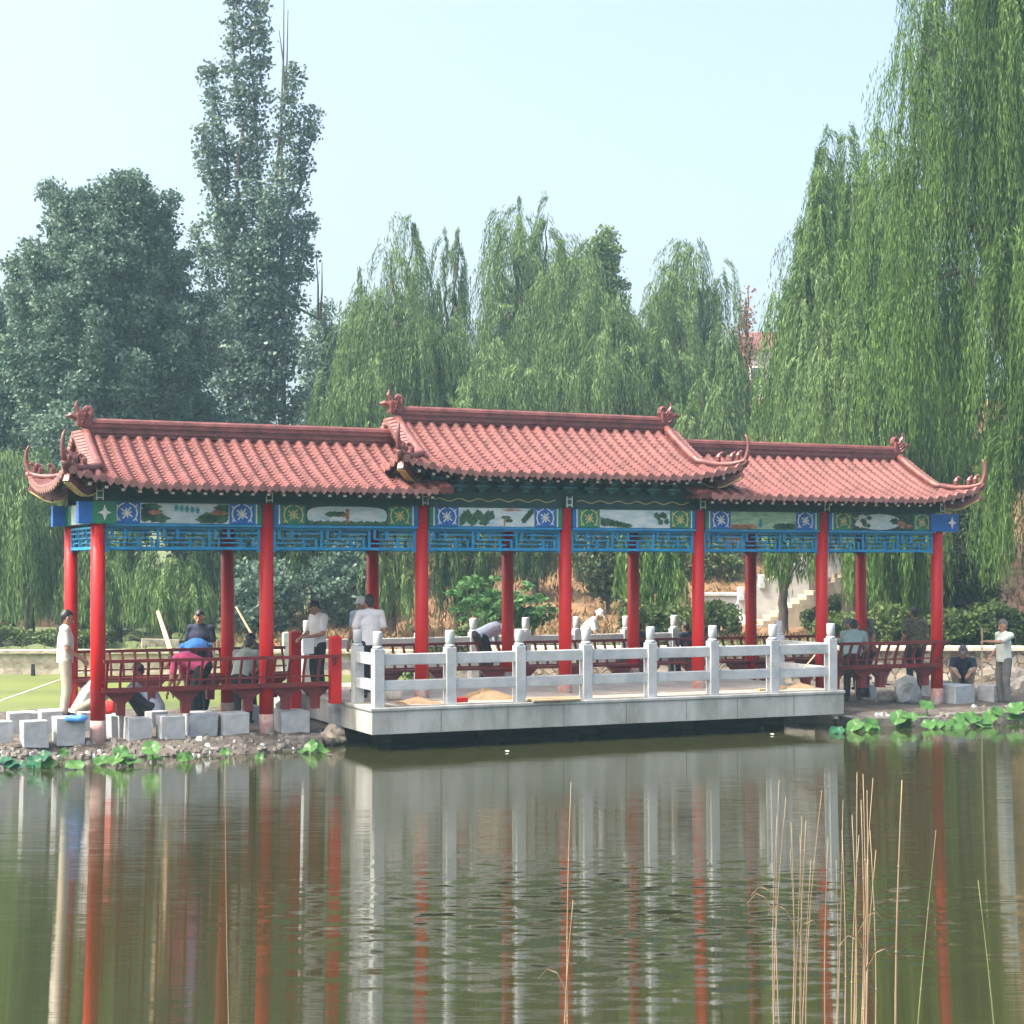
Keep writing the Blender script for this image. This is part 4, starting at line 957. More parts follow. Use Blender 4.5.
tree(288, 55, 420, 50, 'dark green tree behind the first roof ridge', n=20, seed=56, full=1.1, crad=.5)
tree(600, 66, 215, 30, 'pale green poplar peeping behind the central willow', mk='willow', n=14, seed=57)
tree(352, 66, 300, 24, 'greyish tree behind the first tall willow', mk='poplar', n=12, seed=58)
tree(744, 66, 285, 16, 'sparse reddish dying tree next to the hilltop house', mk='dry', n=8, seed=59, per=3, full=.4)
tree(10, 50, 560, 46, 'brownish shrubby tree over the kiosk', mk='dry', n=12, seed=60, per=5, full=.7)
tree(265, 47, 560, 40, 'dark bushy tree low behind the second column', n=16, seed=61, full=.8, h0=.15)
tree(345, 49, 540, 40, 'dark bushy tree behind the men with white shirts', n=16, seed=62, full=.8, h0=.15)
tree(90, 52, 540, 60, 'shadowy bushy tree behind the first column pair', n=18, seed=63, full=.9, h0=.12)
tree(190, 52, 560, 46, 'shadowy bushy tree behind the leaning plank', n=16, seed=64, full=.9, h0=.12)
tree(608, 48, 528, 26, 'small dark round crowned pine on the ochre bank', mk='cyp', n=14, seed=65, full=.55, h0=.4, trunk_r=.09, name='pine_tree', cat='pine')
tree(720, 60, 500, 40, 'dark tree above the white terrace wall', n=14, seed=66, full=.8)
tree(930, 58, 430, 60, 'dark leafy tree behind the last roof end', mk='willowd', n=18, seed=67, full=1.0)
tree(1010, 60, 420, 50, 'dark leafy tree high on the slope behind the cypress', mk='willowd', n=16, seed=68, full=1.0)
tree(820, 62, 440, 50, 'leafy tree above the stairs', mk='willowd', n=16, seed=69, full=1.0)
# bare twigs beside the poplar
TW = []
for a, b in (((281,120),(284,-10)), ((284,110),(288,10)), ((285,90),(279,30)), ((318,320),(316,250)), ((320,320),(322,262))):
    tw = MB(); TW.append(tw); tw.tube([atY(*a, 62), atY((a[0]+b[0])/2+1, (a[1]+b[1])/2, 62), atY(*b, 62)], [.05,.03,.012], M['bark'], 5)
tb = empty('bare_tree', atY(284, 420, 62), 0, 'leafless tree with thin bare twigs beside the poplar', 'tree'); 
q = MB(); q.tube([Vector((0,0,gz(tb.location.x,62)-tb.location.z-.3)), atY(283,300,62)-tb.location, atY(281,120,62)-tb.location], [.14,.09,.05], M['bark'], 6); q.tube([atY(283,300,62)-tb.location, atY(320,320,62)-tb.location], [.06,.045], M['bark'], 5); q.build('trunk', tb, True)
for tw in TW: tw.v = [tuple(Vector(x)-tb.location) for x in tw.v]; tw.build('twig', tb)
# cypress: dense cone
def cypress(px, Y, ytop, half, label, seed):
    global rng
    rng = np.random.default_rng(seed); p, h = T(px, Y, ytop); rad = half*Y/F; r = empty('cypress_tree', p, 0, label, 'cypress'); t = MB(); limb(t, (0,0,-.3), (0,0,h*.9), .12, .03, wob=.01); t.build('trunk', r, True)
    n = 620; z = .15+(h-.2)*rng.uniform(0,1,n)**.9; an = rng.uniform(0,2*math.pi,n); f = np.clip(z/h, 0, 1); pr = rad*np.where(f < .25, .62+1.5*f, 1)*(1-np.clip((f-.25)/.75, 0, 1)**1.7)*(.86+.2*np.sin(an*3+z*2.3)); rr = pr*rng.uniform(.45,1.05,n)
    cs = np.stack([rr*np.cos(an), rr*np.sin(an), z], 1); c, ax, wd, ln = clump_leaves(cs, 26, .2, .13, 1.3, -.8); quads(c, ax, wd, ln, ln*.4, M['cyp'], 'crown', r)
cypress(968, 40.8, 478, 30, 'dense dark cypress cone on the brown slope beside the last column', 70)
# hedges
def hedge(x0, x1, y0, y1, h_, label, seed, mk='hedge', n=None, slope=None):
    global rng
    rng = np.random.default_rng(seed); n = n or int((x1-x0)*(y1-y0)*70+(x1-x0)*90); a = rng.uniform(size=(n,3)); x = x0+(x1-x0)*a[:,0]; y = y0+(y1-y0)*a[:,1]
    g = height(x, y, False) if slope is None else slope[0]+slope[1]*(x-x0)
    z = g+h_*a[:,2]**.6*(1+.15*np.sin(x*2.3+1)+.12*np.sin(x*5.1))
    c = np.stack([x, y, z], 1); o = Vector(((x0+x1)/2, (y0+y1)/2, gz((x0+x1)/2, (y0+y1)/2))); r = empty('hedge', o, 0, label, 'hedge', 'clipped hedges on the far side')
    cs, ax, wd, ln = clump_leaves(c-np.array(o), 14, .13, .12, .8, -.2); quads(cs, ax, wd, ln, ln*.5, M[mk], 'foliage', r)
    st = MB()
    for k in range(max(3, int((x1-x0)/.5))):
        xx = x0+.2+k*.5; 
        if xx < x1: gg = gz(xx, (y0+y1)/2); st.tube([Vector((xx, (y0+y1)/2, gg-.1))-o, Vector((xx+.05, (y0+y1)/2, gg+h_*.6))-o], [.03,.015], M['bark'], 5)
    st.build('stem', r)
hedge(-24, -10.6, 43.4, 44.3, .42, 'low clipped hedge above the pond wall', 80)
hedge(8.6, 19, 38.6, 40.4, .85, 'long pale green hedge above the rubble wall behind the old man', 81)
hedge(7.3, 8.6, 38.8, 40.6, .7, 'hedge behind the people at the last bench', 82)
hedge(2.6, 4.3, 38.6, 39.8, .95, 'dark hedge below the small pine', 83)
hedge(4.7, 5.9, 42.6, 44.6, .75, 'hedge mound beneath the white terrace wall', 84)
hedge(-2.6, -.6, 39.6, 40.8, .75, 'low hedge at the foot of the ochre bank', 85)
hedge(8.0, 10.4, 45.5, 46.0, .34, 'hedge climbing beside the garden stairs', 86, slope=(z0+.05, .50))
hedge(4.9, 7.2, 52, 53.5, 1.0, 'hedge on the terrace above the white wall', 87)
def scatter(name, m, n, x0, x1, y0, y1, ln, wi, seed, keep=None, up=1.0):
    global rng
    rng = np.random.default_rng(seed); x = rng.uniform(x0, x1, n); y = y0+(y1-y0)*rng.uniform(0, 1, n)**1.3
    if keep is not None: k = keep(x, y); x, y = x[k], y[k]
    n = len(x); z = height(x, y, True); c = np.stack([x, y, z+ln*.3], 1); ax = np.stack([rng.normal(0,.5,n), rng.normal(0,.5,n), np.full(n, up)], 1)
    tag(quads(c, ax, rand_dirs(n), ln*rng.uniform(.6,1.4,n), wi, M[m], name, None), kind='stuff')
M['drygrass'] = leafmat('dry_grass_blade', (.085,.062,.03), (.24,.17,.08), .2)
M['lawnblade'] = leafmat('lawn_blade', (.05,.085,.025), (.15,.20,.06), .2)
scatter('dry_grass', 'drygrass', 26000, -8, 22, 41.8, 70, .30, .05, 120, lambda x, y: ~((x > 5.2) & (x < 11.5) & (y > 43.5) & (y < 48.2)))
scatter('lawn_grass', 'lawnblade', 9000, -24, 20, 37.5, 44, .16, .03, 121, lambda x, y: np.where(x < -3, y > 42.9, True))
g_ = np.random.default_rng(5); gm = MB()
for i in range(420):
    if i < 300: px_, v_ = g_.uniform(-20, 345), g_.uniform(-.25, .5)
    else: px_, v_ = g_.uniform(850, 1040), g_.uniform(-2.0, -.2)
    u_ = u_at(px_, v_); vs_ = float(np.interp(u_, SU, SV)); v_ = vs_+abs(g_.normal(.10, .22)); q = wor(u_, v_); q.z = gz(q.x, q.y)
    r_ = g_.uniform(.015, .06); n_ = 6; pts = [q+Vector((r_*math.cos(2*math.pi*k/n_)*g_.uniform(.7,1.4), r_*math.sin(2*math.pi*k/n_)*g_.uniform(.7,1.4), -.02)) for k in range(n_)]; tp = [Vector((q.x+(a.x-q.x)*.6, q.y+(a.y-q.y)*.6, q.z+r_*g_.uniform(.3,.8))) for a in pts]
    gm.add(pts+tp, [tuple(range(n_))[::-1], tuple(range(n_, 2*n_))]+[(k, (k+1) % n_, n_+(k+1) % n_, n_+k) for k in range(n_)], M['rock' if g_.uniform() < .8 else 'stone'])
tag(gm.build('gravel'), kind='stuff')
# broad leaved shrub
def shrub(px, Y, h_, rad, label, seed):
    global rng
    rng = np.random.default_rng(seed); x = (px-512)*Y/F; p = Vector((x, Y, gz(x, Y))); r = empty('broadleaf_shrub', p, 0, label, 'shrub', 'broad leaved shrubs'); t = MB(); cs = []
    for k in range(16):
        an = k*2.4; b = Vector((rad*math.sqrt((k+.5)/16)*math.cos(an), rad*math.sqrt((k+.5)/16)*math.sin(an), h_*rng.uniform(.55,1))); t.tube([(0,0,-.1), b*.5+Vector((0,0,.1)), b], [.03,.02,.01], M['stem'], 5); cs += [tuple(b), tuple(b*.75)]
    t.build('stem', r); c, ax, wd, ln = clump_leaves(cs, 24, .24, .18, .45, .1); wd[:,2] *= .2; ax[:,2] *= .4; quads(c, ax, wd, ln, ln*.75, M['shrub'], 'foliage', r)
shrub(487, 38.5, 1.75, 1.0, 'broad leaved light green shrub beyond the middle bays', 90)
shrub(524, 39.5, 1.2, .7, 'smaller broad leaved shrub beside the larger one', 91)

# ------------------------------------------------------------------ lotus and reeds
def lotus(px, py, specs, label, dark=False, seed=0):
    rnd = random.Random(seed); p = atz(px, py, 0); r = empty('lotus_plant', p, 0, label, 'lotus', 'lotus plants at the water edge')
    for (dx, dz, rad, tilt, az) in specs:
        k = p.y/F*1.0; c = Vector((dx*k, rnd.uniform(-.12,.12), max(.025, dz*k))); rr = rad*k; s = MB(); n = 26; vs = [(0,0,-.10*rr)]; fs = []
        rot = Matrix.Rotation(az, 3, 'Z') @ Matrix.Rotation(R(tilt), 3, 'X'); ph = rnd.uniform(0,6)
        for j, f in enumerate((.35,.7,1.0)):
            for i in range(n):
                an = 2*math.pi*i/n; wv = .13*f*f*math.sin(an*3+ph)+.07*f*f*math.sin(an*5+ph*2); nr = f*(1-.10*max(0, math.cos(an-1))**30*f); vs.append((rr*nr*math.cos(an), rr*nr*math.sin(an), rr*(wv+.12*f)))
        for i in range(n): fs.append((0, 1+i, 1+(i+1) % n))
        for j in range(2):
            for i in range(n): fs.append((1+j*n+i, 1+(j+1)*n+i, 1+(j+1)*n+(i+1) % n, 1+j*n+(i+1) % n))
        s.add([rot @ Vector(v)+c for v in vs], fs, M['lotusd' if dark else 'lotus']); lo = s.build('leaf', r, True)
        st = MB(); st.tube([c, c*.6+Vector((.02,.02,-.1)), Vector((c.x*.4, 0, -.4))], [.010,.012,.012], M['stem'], 5); st.build('stem', lo)
def rs(seed, n, sp, hi, r0, r1, t0=18, t1=50):
    q = random.Random(seed); return [(q.uniform(-sp, sp), q.uniform(0, hi), q.uniform(r0, r1), q.uniform(t0, t1), q.uniform(-.7,.7)) for _ in range(n)]
lotus(4, 768, rs(1,3,9,9,6,9), 'dark lotus at the photo edge below the endmost block', True, 1)
lotus(30, 768, rs(2,5,13,12,6,10), 'dark teal lotus clump below the second block', True, 2)
lotus(54, 767, rs(3,2,6,7,7,9)+[(9,14,5,60,.4)], 'lotus with one curled up leaf before the khaki trousered man', False, 3)
lotus(76, 768, [(0,3,10,22,0)], 'single round lotus leaf just before the first column', False, 4)
lotus(101, 765, [(0,4,9,24,.2)], 'single lotus leaf floating below the first column', False, 5)
lotus(122, 765, rs(6,3,10,8,6,9)+[(-1,13,8,48,.2),(12,3,8,10,0)], 'bushy lotus clump past the first column', False, 6)
lotus(152, 762, [(0,14,10,42,-.1),(3,3,8,14,0)], 'tall lotus leaf standing below the thin slabs', False, 7)
lotus(184, 761, [(0,4,7,40,.5),(6,6,5,55,.9)], 'small folded lotus below the pink shirt', False, 8)
lotus(225, 757, [(0,5,5,50,.2)], 'tiny lotus leaf below the widest block', False, 9)
lotus(259, 759, [(0,2,4.5,60,.1)], 'tiny yellowish lotus shoot below the second column', False, 10)
lotus(312, 753, [(-1,6,8,55,-.5),(5,5,7,60,.7),(-9,1,7,6,0),(14,1,7,5,0)], 'folded lotus beside the deck corner', False, 11)
lotus(838, 733, rs(12,3,7,4,5,7), 'dark small lotus under the deck end', True, 12)
lotus(862, 731, rs(13,7,16,9,6,9), 'leafy lotus clump just past the deck end', False, 13)
lotus(908, 727, rs(14,6,14,14,7,10), 'lotus clump below the white broken stone', False, 14)
lotus(928, 725, [(0,19,8,35,.3),(-3,6,8,30,0)], 'lotus with a raised pale leaf before the last column', False, 15)
lotus(940, 728, rs(16,6,14,8,6,9), 'lotus clump in front of the last column', False, 16)
lotus(971, 726, rs(17,6,14,10,7,10), 'lotus clump below the long pale block', False, 17)
lotus(989, 724, [(0,8,8,40,0),(8,13,7,45,.5),(-4,3,7,20,0)], 'lotus with one round leaf below the old man', False, 18)
lotus(1016, 722, rs(19,5,10,18,6,10), 'tall lotus clump at the photo edge by the boulder', False, 19)
lotus(1040, 720, rs(20,5,12,14,6,10), 'lotus clump beyond the boulder', False, 20)
for i, (x, y) in enumerate(((507,752),(772,735))):
    s = MB(); n = 8; s.prism([(0.05*math.cos(k*math.pi/4)*(1+.3*(k % 2)), .0) for k in range(8)], 0, .01, M['paper']) if False else None
    s.add([(.035*math.cos(2*math.pi*k/n)*(1+.4*(k % 2)), .03*math.sin(2*math.pi*k/n), .006+.01*(k % 3)) for k in range(n)], [tuple(range(n))], M['dryreed' if i in (2,3) else 'paper'])
    tag(put(s.build('floating_scrap'), atz(x, y, .004)), 'small scrap floating on the dark water before the deck', 'floating scrap', 'scraps floating by the deck')
# reeds: (top x, top y, x at the bottom of the picture, Y, green)
def reed(px, py, bx, Y, lbl, green=False, r=.008, bent=None):
    top = atY(px, py, Y); base = Vector(((bx-512)*Y/F+(bx-px)*Y/F*.5, Y+.15, -.35)); s = MB(); n = 9; pts = []
    b2 = random.uniform(-.045,.045)
    for k in range(n+1):
        t = k/n; q = base.lerp(top, t); q.x += math.sin(t*math.pi)*(b2+(bent or 0)); pts.append(q-base)
    rad = [r*(1.05-.75*(k/n)**2) for k in range(n+1)]; m = M['greenreed' if green else 'dryreed']; s.tube(pts, rad, m, 6)
    for k in (3, 5, 7): s.tube([pts[k]-Vector((0,0,.006)), pts[k]+Vector((0,0,.006))], [rad[k]*1.25]*2, m, 6)
    o = put(s.build('reed_stalk', None, True), base); tag(o, lbl, 'reed', 'dry reeds standing in the lake')
    if random.random() < .3:
        sd = random.choice((-1,1)); q = pts[6]; l = MB(); w_ = .010
        p2 = [q, q+Vector((sd*.05,0,.10)), q+Vector((sd*.10,0,.12)), q+Vector((sd*.15,0,.06))]
        vs = []; 
        for i, a in enumerate(p2): ww = w_*(1-.9*i/3); vs += [a+Vector((0,0,ww)), a-Vector((0,0,ww)), a+Vector((0,.006,0))]
        l.add(vs, [(i*3, i*3+3, i*3+5, i*3+2) for i in range(3)]+[(i*3+2, i*3+5, i*3+4, i*3+1) for i in range(3)], m); l.build('leaf_blade', o)
RL = 'dry tan reed stalk in the dense clump before the right bays'; RM = 'dry pale reed stalk in the loose clump before the last deck posts'
random.seed(5)
for x, y, b, Y in ((857,772,856,8.6),(863,774,864,8.8),(867,790,866,8.5),(873,778,875,8.7),(870,830,872,8.4),(852,815,853,8.6),(861,800,860,8.9),(876,850,875,8.6),(868,860,869,8.3),(859,835,861,8.7)): reed(x, y, b, Y, RL, False, .0052)
for x, y, b, Y in ((779,780,786,9.5),(786,796,782,9.3),(777,815,780,9.6),(791,822,790,9.2),(802,816,797,9.4),(806,820,808,9.1),(800,835,801,9.4),(790,850,792,9.4),(811,860,806,9.0),(828,838,832,9.2),(836,860,835,9.4),(843,800,840,9.3),(822,790,815,9.5)): reed(x, y, b, Y, RM, False, .0040)
reed(902, 780, 903, 8.7, 'single thick pale reed standing between clump and last column reflection', False, .0075)
reed(571, 782, 571, 9.2, 'tall lone reed with a bent tip before the deck middle', False, .0055, .01)
reed(573, 900, 570, 8.6, 'short lone orange brown reed before the deck middle', False, .0055)
reed(936, 830, 921, 8.4, 'thin leaning greenish reed crossing the last column reflection', True, .004, -.05)
reed(978, 880, 1002, 8.0, 'lone slanting reed near the photo edge', True, .0042, .03)
reed(225, 760, 226, 9.8, 'single hair thin reed before the stone blocks', False, .0035)
reed(842, 830, 843, 8.8, 'short pale reed before the deck corner reflection', False, .0055)

# ------------------------------------------------------------------ people
def capsule(bm, a, b, ra, rb, sx=1, sy=1, ref=None):
    a, b = Vector(a), Vector(b)
    t = b-a
    if t.length < 1e-5: t = Vector((0,0,1e-4))
    z = t.normalized(); x = (Vector(ref) if ref else Vector((1,0,0))); x = x-z*x.dot(z)
    if x.length < .1: x = Vector((0,1,0))-z*z.y
    x.normalize(); y = z.cross(x); n = 12; rings = []
    def ring(c, r):
        return [bm.verts.new(c+x*math.cos(2*math.pi*k/n)*r*sx+y*math.sin(2*math.pi*k/n)*r*sy) for k in range(n)]
    for s, c, r in ((-1, a, ra), (1, b, rb)):
        lat = (.95,.75,.4,0) if s < 0 else (0,.4,.75,.95)
        for q in lat: rings.append(ring(c+z*s*q*r*(sx+sy)/2, r*math.sqrt(max(.02, 1-q*q))))
    for i in range(len(rings)-1):
        for k in range(n): bm.faces.new((rings[i][k], rings[i][(k+1) % n], rings[i+1][(k+1) % n], rings[i+1][k]))
    bm.faces.new(rings[0][::-1]); bm.faces.new(rings[-1])
def remesh(caps, name, m, vox, parent=None, smooth=3):
    bm = bmesh.new()
    for c in caps: capsule(bm, *c[:4], *(c[4:] if len(c) > 4 else ()))
    bmesh.ops.recalc_face_normals(bm, faces=bm.faces); me = bpy.data.meshes.new(name); bm.to_mesh(me); bm.free(); o = bpy.data.objects.new(name, me); COL.objects.link(o)
    r = o.modifiers.new('r', 'REMESH'); r.mode = 'VOXEL'; r.voxel_size = vox; s = o.modifiers.new('s', 'SMOOTH'); s.iterations = smooth; s.factor = .5
    dg = bpy.context.evaluated_depsgraph_get(); m2 = bpy.data.meshes.new_from_object(o.evaluated_get(dg)); m2.name = name; o.modifiers.clear(); o.data = m2; bpy.data.meshes.remove(me)
    m2.materials.clear(); m2.materials.append(m); m2.polygons.foreach_set('use_smooth', [True]*len(m2.polygons))
    if parent: o.parent = parent
    return o
def V(*a): return Vector(a)
def pose(kind='stand'):
    J = dict(pel=V(0,0,.93), che=V(0,.01,1.24), nek=V(0,.0,1.42), hed=V(0,.035,1.565))
    for s, n in ((-1,'l'), (1,'r')):
        J.update({n+'hip': V(s*.095,0,.90), n+'kne': V(s*.105,.03,.49), n+'ank': V(s*.11,-.02,.09), n+'sho': V(s*.185,-.01,1.385), n+'elb': V(s*.245,-.03,1.11), n+'wri': V(s*.245,.06,.87)})
    if kind == 'bend':
        J.update(pel=V(0,-.14,.90), che=V(0,.16,1.02), nek=V(0,.33,1.03), hed=V(0,.45,.95))
        for s, n in ((-1,'l'), (1,'r')): J.update({n+'hip': V(s*.10,-.12,.87), n+'kne': V(s*.12,.02,.48), n+'sho': V(s*.185,.28,1.0), n+'elb': V(s*.21,.33,.74), n+'wri': V(s*.16,.42,.52)})
    if kind == 'squat':
        J.update(pel=V(0,-.16,.25), che=V(0,.0,.52), nek=V(0,.10,.69), hed=V(0,.17,.82))
        for s, n in ((-1,'l'), (1,'r')): J.update({n+'hip': V(s*.10,-.15,.24), n+'kne': V(s*.17,.27,.46), n+'ank': V(s*.13,.05,.09), n+'sho': V(s*.185,.07,.65), n+'elb': V(s*.22,.26,.50), n+'wri': V(s*.12,.44,.42)})
    if kind == 'lean':
        J.update(pel=V(0,-.10,.88), che=V(0,.08,1.14), nek=V(0,.20,1.28), hed=V(0,.30,1.37))
        for s, n in ((-1,'l'), (1,'r')): J.update({n+'hip': V(s*.095,-.09,.86), n+'kne': V(s*.11,.05,.47), n+'sho': V(s*.185,.16,1.24), n+'elb': V(s*.24,.24,.98), n+'wri': V(s*.17,.42,.86)})
    if kind == 'sit':
        J.update(pel=V(0,0,.10), che=V(0,.04,.40), nek=V(0,.05,.58), hed=V(0,.09,.72))
        for s, n in ((-1,'l'), (1,'r')): J.update({n+'hip': V(s*.1,.02,.08), n+'kne': V(s*.12,.45,.06), n+'ank': V(s*.12,.42,-.33), n+'sho': V(s*.185,.04,.55), n+'elb': V(s*.24,.08,.30), n+'wri': V(s*.15,.32,.20)})
    return J
def person(p, rz, kind, label, shirt, trousers, hair='hair', scale=1.0, short=True, over=None, cap=None, face=True, look=None, loose=1.0, bare=False):
    J = pose(kind); J.update(over or {}); hd = J['hed']; nk = J['nek']; up = (hd-nk).normalized(); fw = look or V(0,1,-.1); fw = (fw-up*fw.dot(up)*.8).normalized(); sd = fw.cross(V(0,0,1)).normalized(); up2 = sd.cross(fw).normalized()
    tx = (J['rsho']-J['lsho']).normalized(); B = []
    B += [(J['pel'], J['che'], .12, .13, 1.25, .85, tx), (J['che'], nk-(nk-J['che'])*.35, .13, .10, 1.35, .8, tx), (nk-(nk-J['che'])*.1, hd-up*.04, .056, .055), (J['lsho'], J['rsho'], .065, .065)]
    B += [(hd-up2*.015+fw*-.012, hd+up2*.035-fw*.012, .088, .092, .88, 1.0, sd), (hd-up2*.075+fw*.035, hd-up2*.02+fw*.03, .048, .062, .95, 1, sd), (hd-up2*.005+fw*.088, hd-up2*.035+fw*.104, .010, .017), (hd-up2*.088+fw*.05, hd-up2*.085+fw*.065, .026, .02)]
    for s in (-1, 1): B.append((hd+sd*s*.082-up2*.03, hd+sd*s*.088+up2*.012, .014, .019))
    for n, s in (('l',-1), ('r',1)):
        a, e, w_ = J[n+'sho'], J[n+'elb'], J[n+'wri']; B += [(a, e, .052, .040), (e, w_, .040, .027)]
        d = (w_-e).normalized(); sdv = d.cross(V(0,0,1) if abs(d.z) < .9 else V(0,1,0)).normalized(); nrm = sdv.cross(d).normalized()
        pc = w_+d*.055; B.append((w_+d*.01, w_+d*.085, .030, .034, 1.15, .55, sdv))
        for k, (off, ln) in enumerate(((-.030,.062),(-.010,.074),(.010,.070),(.029,.055))):
            b0 = w_+d*.085+sdv*off; b1 = b0+d*ln*.55+nrm*-.012; B += [(b0-d*.02, b1, .0105, .0098), (b1, b1+d*ln*.40-nrm*.022, .0098, .0085)]
        B += [(w_+d*.025+sdv*-s*.022, w_+d*.062+sdv*-s*.052-nrm*.01, .013, .0115), (w_+d*.062+sdv*-s*.052-nrm*.01, w_+d*.092+sdv*-s*.058-nrm*.02, .0115, .0095)]
        B += [(J[n+'hip'], J[n+'kne'], .082, .055), (J[n+'kne'], J[n+'ank'], .056, .038), (J[n+'ank']-V(0,.02,.035), J[n+'ank']+V(s*.015,.13,-.05), .038, .03)]
    o = remesh(B, 'person', M['skin'], .0105, None, 2); tag(o, label, 'person', 'people around the corridor'); o.location = p; o.rotation_euler = (0,0,rz); o.scale = (scale,)*3
    # shirt
    Sx = [(J['pel']+(J['che']-J['pel'])*-.12, J['che'], .150*loose, .150*loose, 1.2, .86, tx), (J['che'], nk-(nk-J['che'])*.32, .150, .115, 1.33, .82, tx), (J['lsho'], J['rsho'], .074, .074), (nk-(nk-J['che'])*.22, nk-(nk-J['che'])*.02, .075, .066)]
    for n in 'lr':
        a, e, w_ = J[n+'sho'], J[n+'elb'], J[n+'wri']; Sx += [(a, a.lerp(e, .72 if short else 1), .068, .062)]
        if not short: Sx += [(e, e.lerp(w_, .9), .054, .042)]
    so2 = remesh(Sx, 'shirt', M[shirt], .015, o); ax_ = (J['che']-J['pel']).normalized(); bm = bmesh.new(); bm.from_mesh(so2.data)
    if not bare: bmesh.ops.bisect_plane(bm, geom=bm.verts[:]+bm.edges[:]+bm.faces[:], plane_co=J['pel']-ax_*.06, plane_no=ax_, clear_inner=kind in ('stand', 'lean', 'bend')); bm.to_mesh(so2.data)
    bm.free()
    if not bare:
        Tx = [(J['pel'], J['pel']+(J['che']-J['pel'])*.12, .125, .130, 1.22, .92, tx)]
        for n in 'lr': Tx += [(J[n+'hip'], J[n+'kne'], .100, .076), (J[n+'kne'], J[n+'ank']+V(0,0,.01), .074, .062)]
        remesh(Tx, 'trousers', M[trousers], .015, o)
    for n, s in (('l',-1), ('r',1)):
        remesh([(J[n+'ank']-V(0,.03,.045), J[n+'ank']+V(s*.012,.06,-.045), .047, .045), (J[n+'ank']+V(s*.01,.04,-.05), J[n+'ank']+V(s*.02,.15,-.055), .044, .036)], 'shoe', M['shoe'], .013, o)
    if cap:
        c = remesh([(hd+up2*.045-fw*.018, hd+up2*.075-fw*.018, .104, .086, .92, 1.0, sd), (hd+up2*.055+fw*.06, hd+up2*.045+fw*.15, .07, .055, 1, .16, sd)], 'cap', M[cap], .012, o)
    if not cap or True:
        remesh(([] if cap else [(hd+up2*.030-fw*.030, hd+up2*.062-fw*.022, .097, .088, .93, 1.02, sd), (hd+up2*.088+fw*.012, hd+up2*.075+fw*.055, .05, .036, 1.2, .8, sd)])+[(hd-up2*.03-fw*.055, hd+up2*.03-fw*.04, .062, .085, 1.05, .9, sd)], 'hair', M[hair], .011, o)
    if face:
        for s in (-1, 1):
            remesh([(hd+sd*s*.032+up2*.012+fw*.079, hd+sd*s*.032+up2*.013+fw*.081, .011, .011)], 'eye', M['eye'], .004, o, 1)
        remesh([(hd-sd*.022-up2*.062+fw*.089, hd+sd*.022-up2*.062+fw*.089, .007, .007)], 'mouth', M['lip'], .004, o, 1)
    return o
def P(px, Y, z): return Vector(((px-512)*Y/F, Y, z))
def fz(deg): return R(deg)     # 0 faces away from the viewer, 90 faces left, -90 faces right, 180 faces the viewer
person(P(65, 26.25, .40), fz(-72), 'stand', 'man in a pale short sleeved shirt and khaki trousers standing beside the first column', 'c_beige', 'c_khaki', scale=1.0,
       over=dict(rwri=V(.17,.24,.93), relb=V(.25,.02,1.1), lwri=V(-.12,.26,.93)))
person(P(88, 27.0, .25), fz(-75), 'squat', 'person in a white shirt crouching behind the first column', 'c_white', 'c_khaki', scale=.97)
person(P(147, 27.6, .25), fz(75), 'squat', 'person in a pale blue shirt squatting behind the slatted bench', 'c_pale', 'c_black', scale=.98)
person(P(196, 27.2, .25), fz(80), 'bend', 'person in a bright pink shirt bending over at the bench', 'c_pink', 'c_black', scale=1.0)
person(P(197, 28.4, .27), fz(14), 'bend', 'person in a blue shirt bent double with back to the viewer', 'c_blue', 'c_navy', scale=1.12, face=False)
person(P(200, 29.6, .27), fz(172), 'stand', 'man in a navy polo shirt standing behind the bent workers', 'c_navy', 'c_black', scale=1.02)
person(P(243, 27.3, .20), fz(-12), 'lean', 'person in an olive grey shirt leaning forward beside the second column', 'c_olive', 'c_black', scale=.93, face=False)
person(P(259, 28.2, .22), fz(160), 'lean', 'person with dark face half hidden by the second column', 'c_grey', 'c_black', scale=.96)
person(P(318, 27.9, .62), fz(130), 'stand', 'man in a white shirt and dark trousers reading a white paper', 'c_white', 'c_black', scale=.95,
       over=dict(hed=V(0,.075,1.54), lwri=V(-.06,.30,1.04), lelb=V(-.25,.06,1.10), rwri=V(.08,.32,1.02), relb=V(.25,.06,1.10)), look=V(0,.8,-.75))
s = MB(); s.add([(-.09,0,-.13),(.09,.02,-.13),(.10,.04,.13),(-.09,.02,.13),(-.09,.006,-.13),(.09,.026,-.13),(.10,.046,.13),(-.09,.026,.13)], [(0,1,2,3),(7,6,5,4),(0,4,5,1),(1,5,6,2),(2,6,7,3),(3,7,4,0)], M['paper'])
tag(put(s.build('paper_sheet'), atY(308.5, 646, 27.6), R(10)), 'white sheet of paper held by the reading man', 'paper')
person(P(370, 27.0, .66), fz(28), 'stand', 'man in a white shirt seen from behind at the deck corner', 'c_white', 'c_black', scale=.98, over=dict(lwri=V(-.20,.28,1.02), lelb=V(-.29,.02,1.10), rwri=V(.2,.25,1.0)), face=False)
person(P(362, 28.1, .66), fz(150), 'stand', 'man in a pale blue shirt and white cap facing the one seen from behind', 'c_pale', 'c_navy', scale=.95, cap='c_white')
person(P(486, 30.4, .62), fz(-60), 'bend', 'person in a light blue shirt bending beyond the middle benches', 'c_pale', 'c_black', scale=1.0, face=False)
person(P(586, 39, .25), fz(-100), 'lean', 'far off person in a white shirt and white hat beyond the back railing', 'c_white', 'c_khaki', scale=1.0, cap='c_white')
person(P(641, 31.9, .97), fz(60), 'sit', 'person in navy sitting on the back bench at mid corridor', 'c_navy', 'c_navy', scale=.9, face=False)
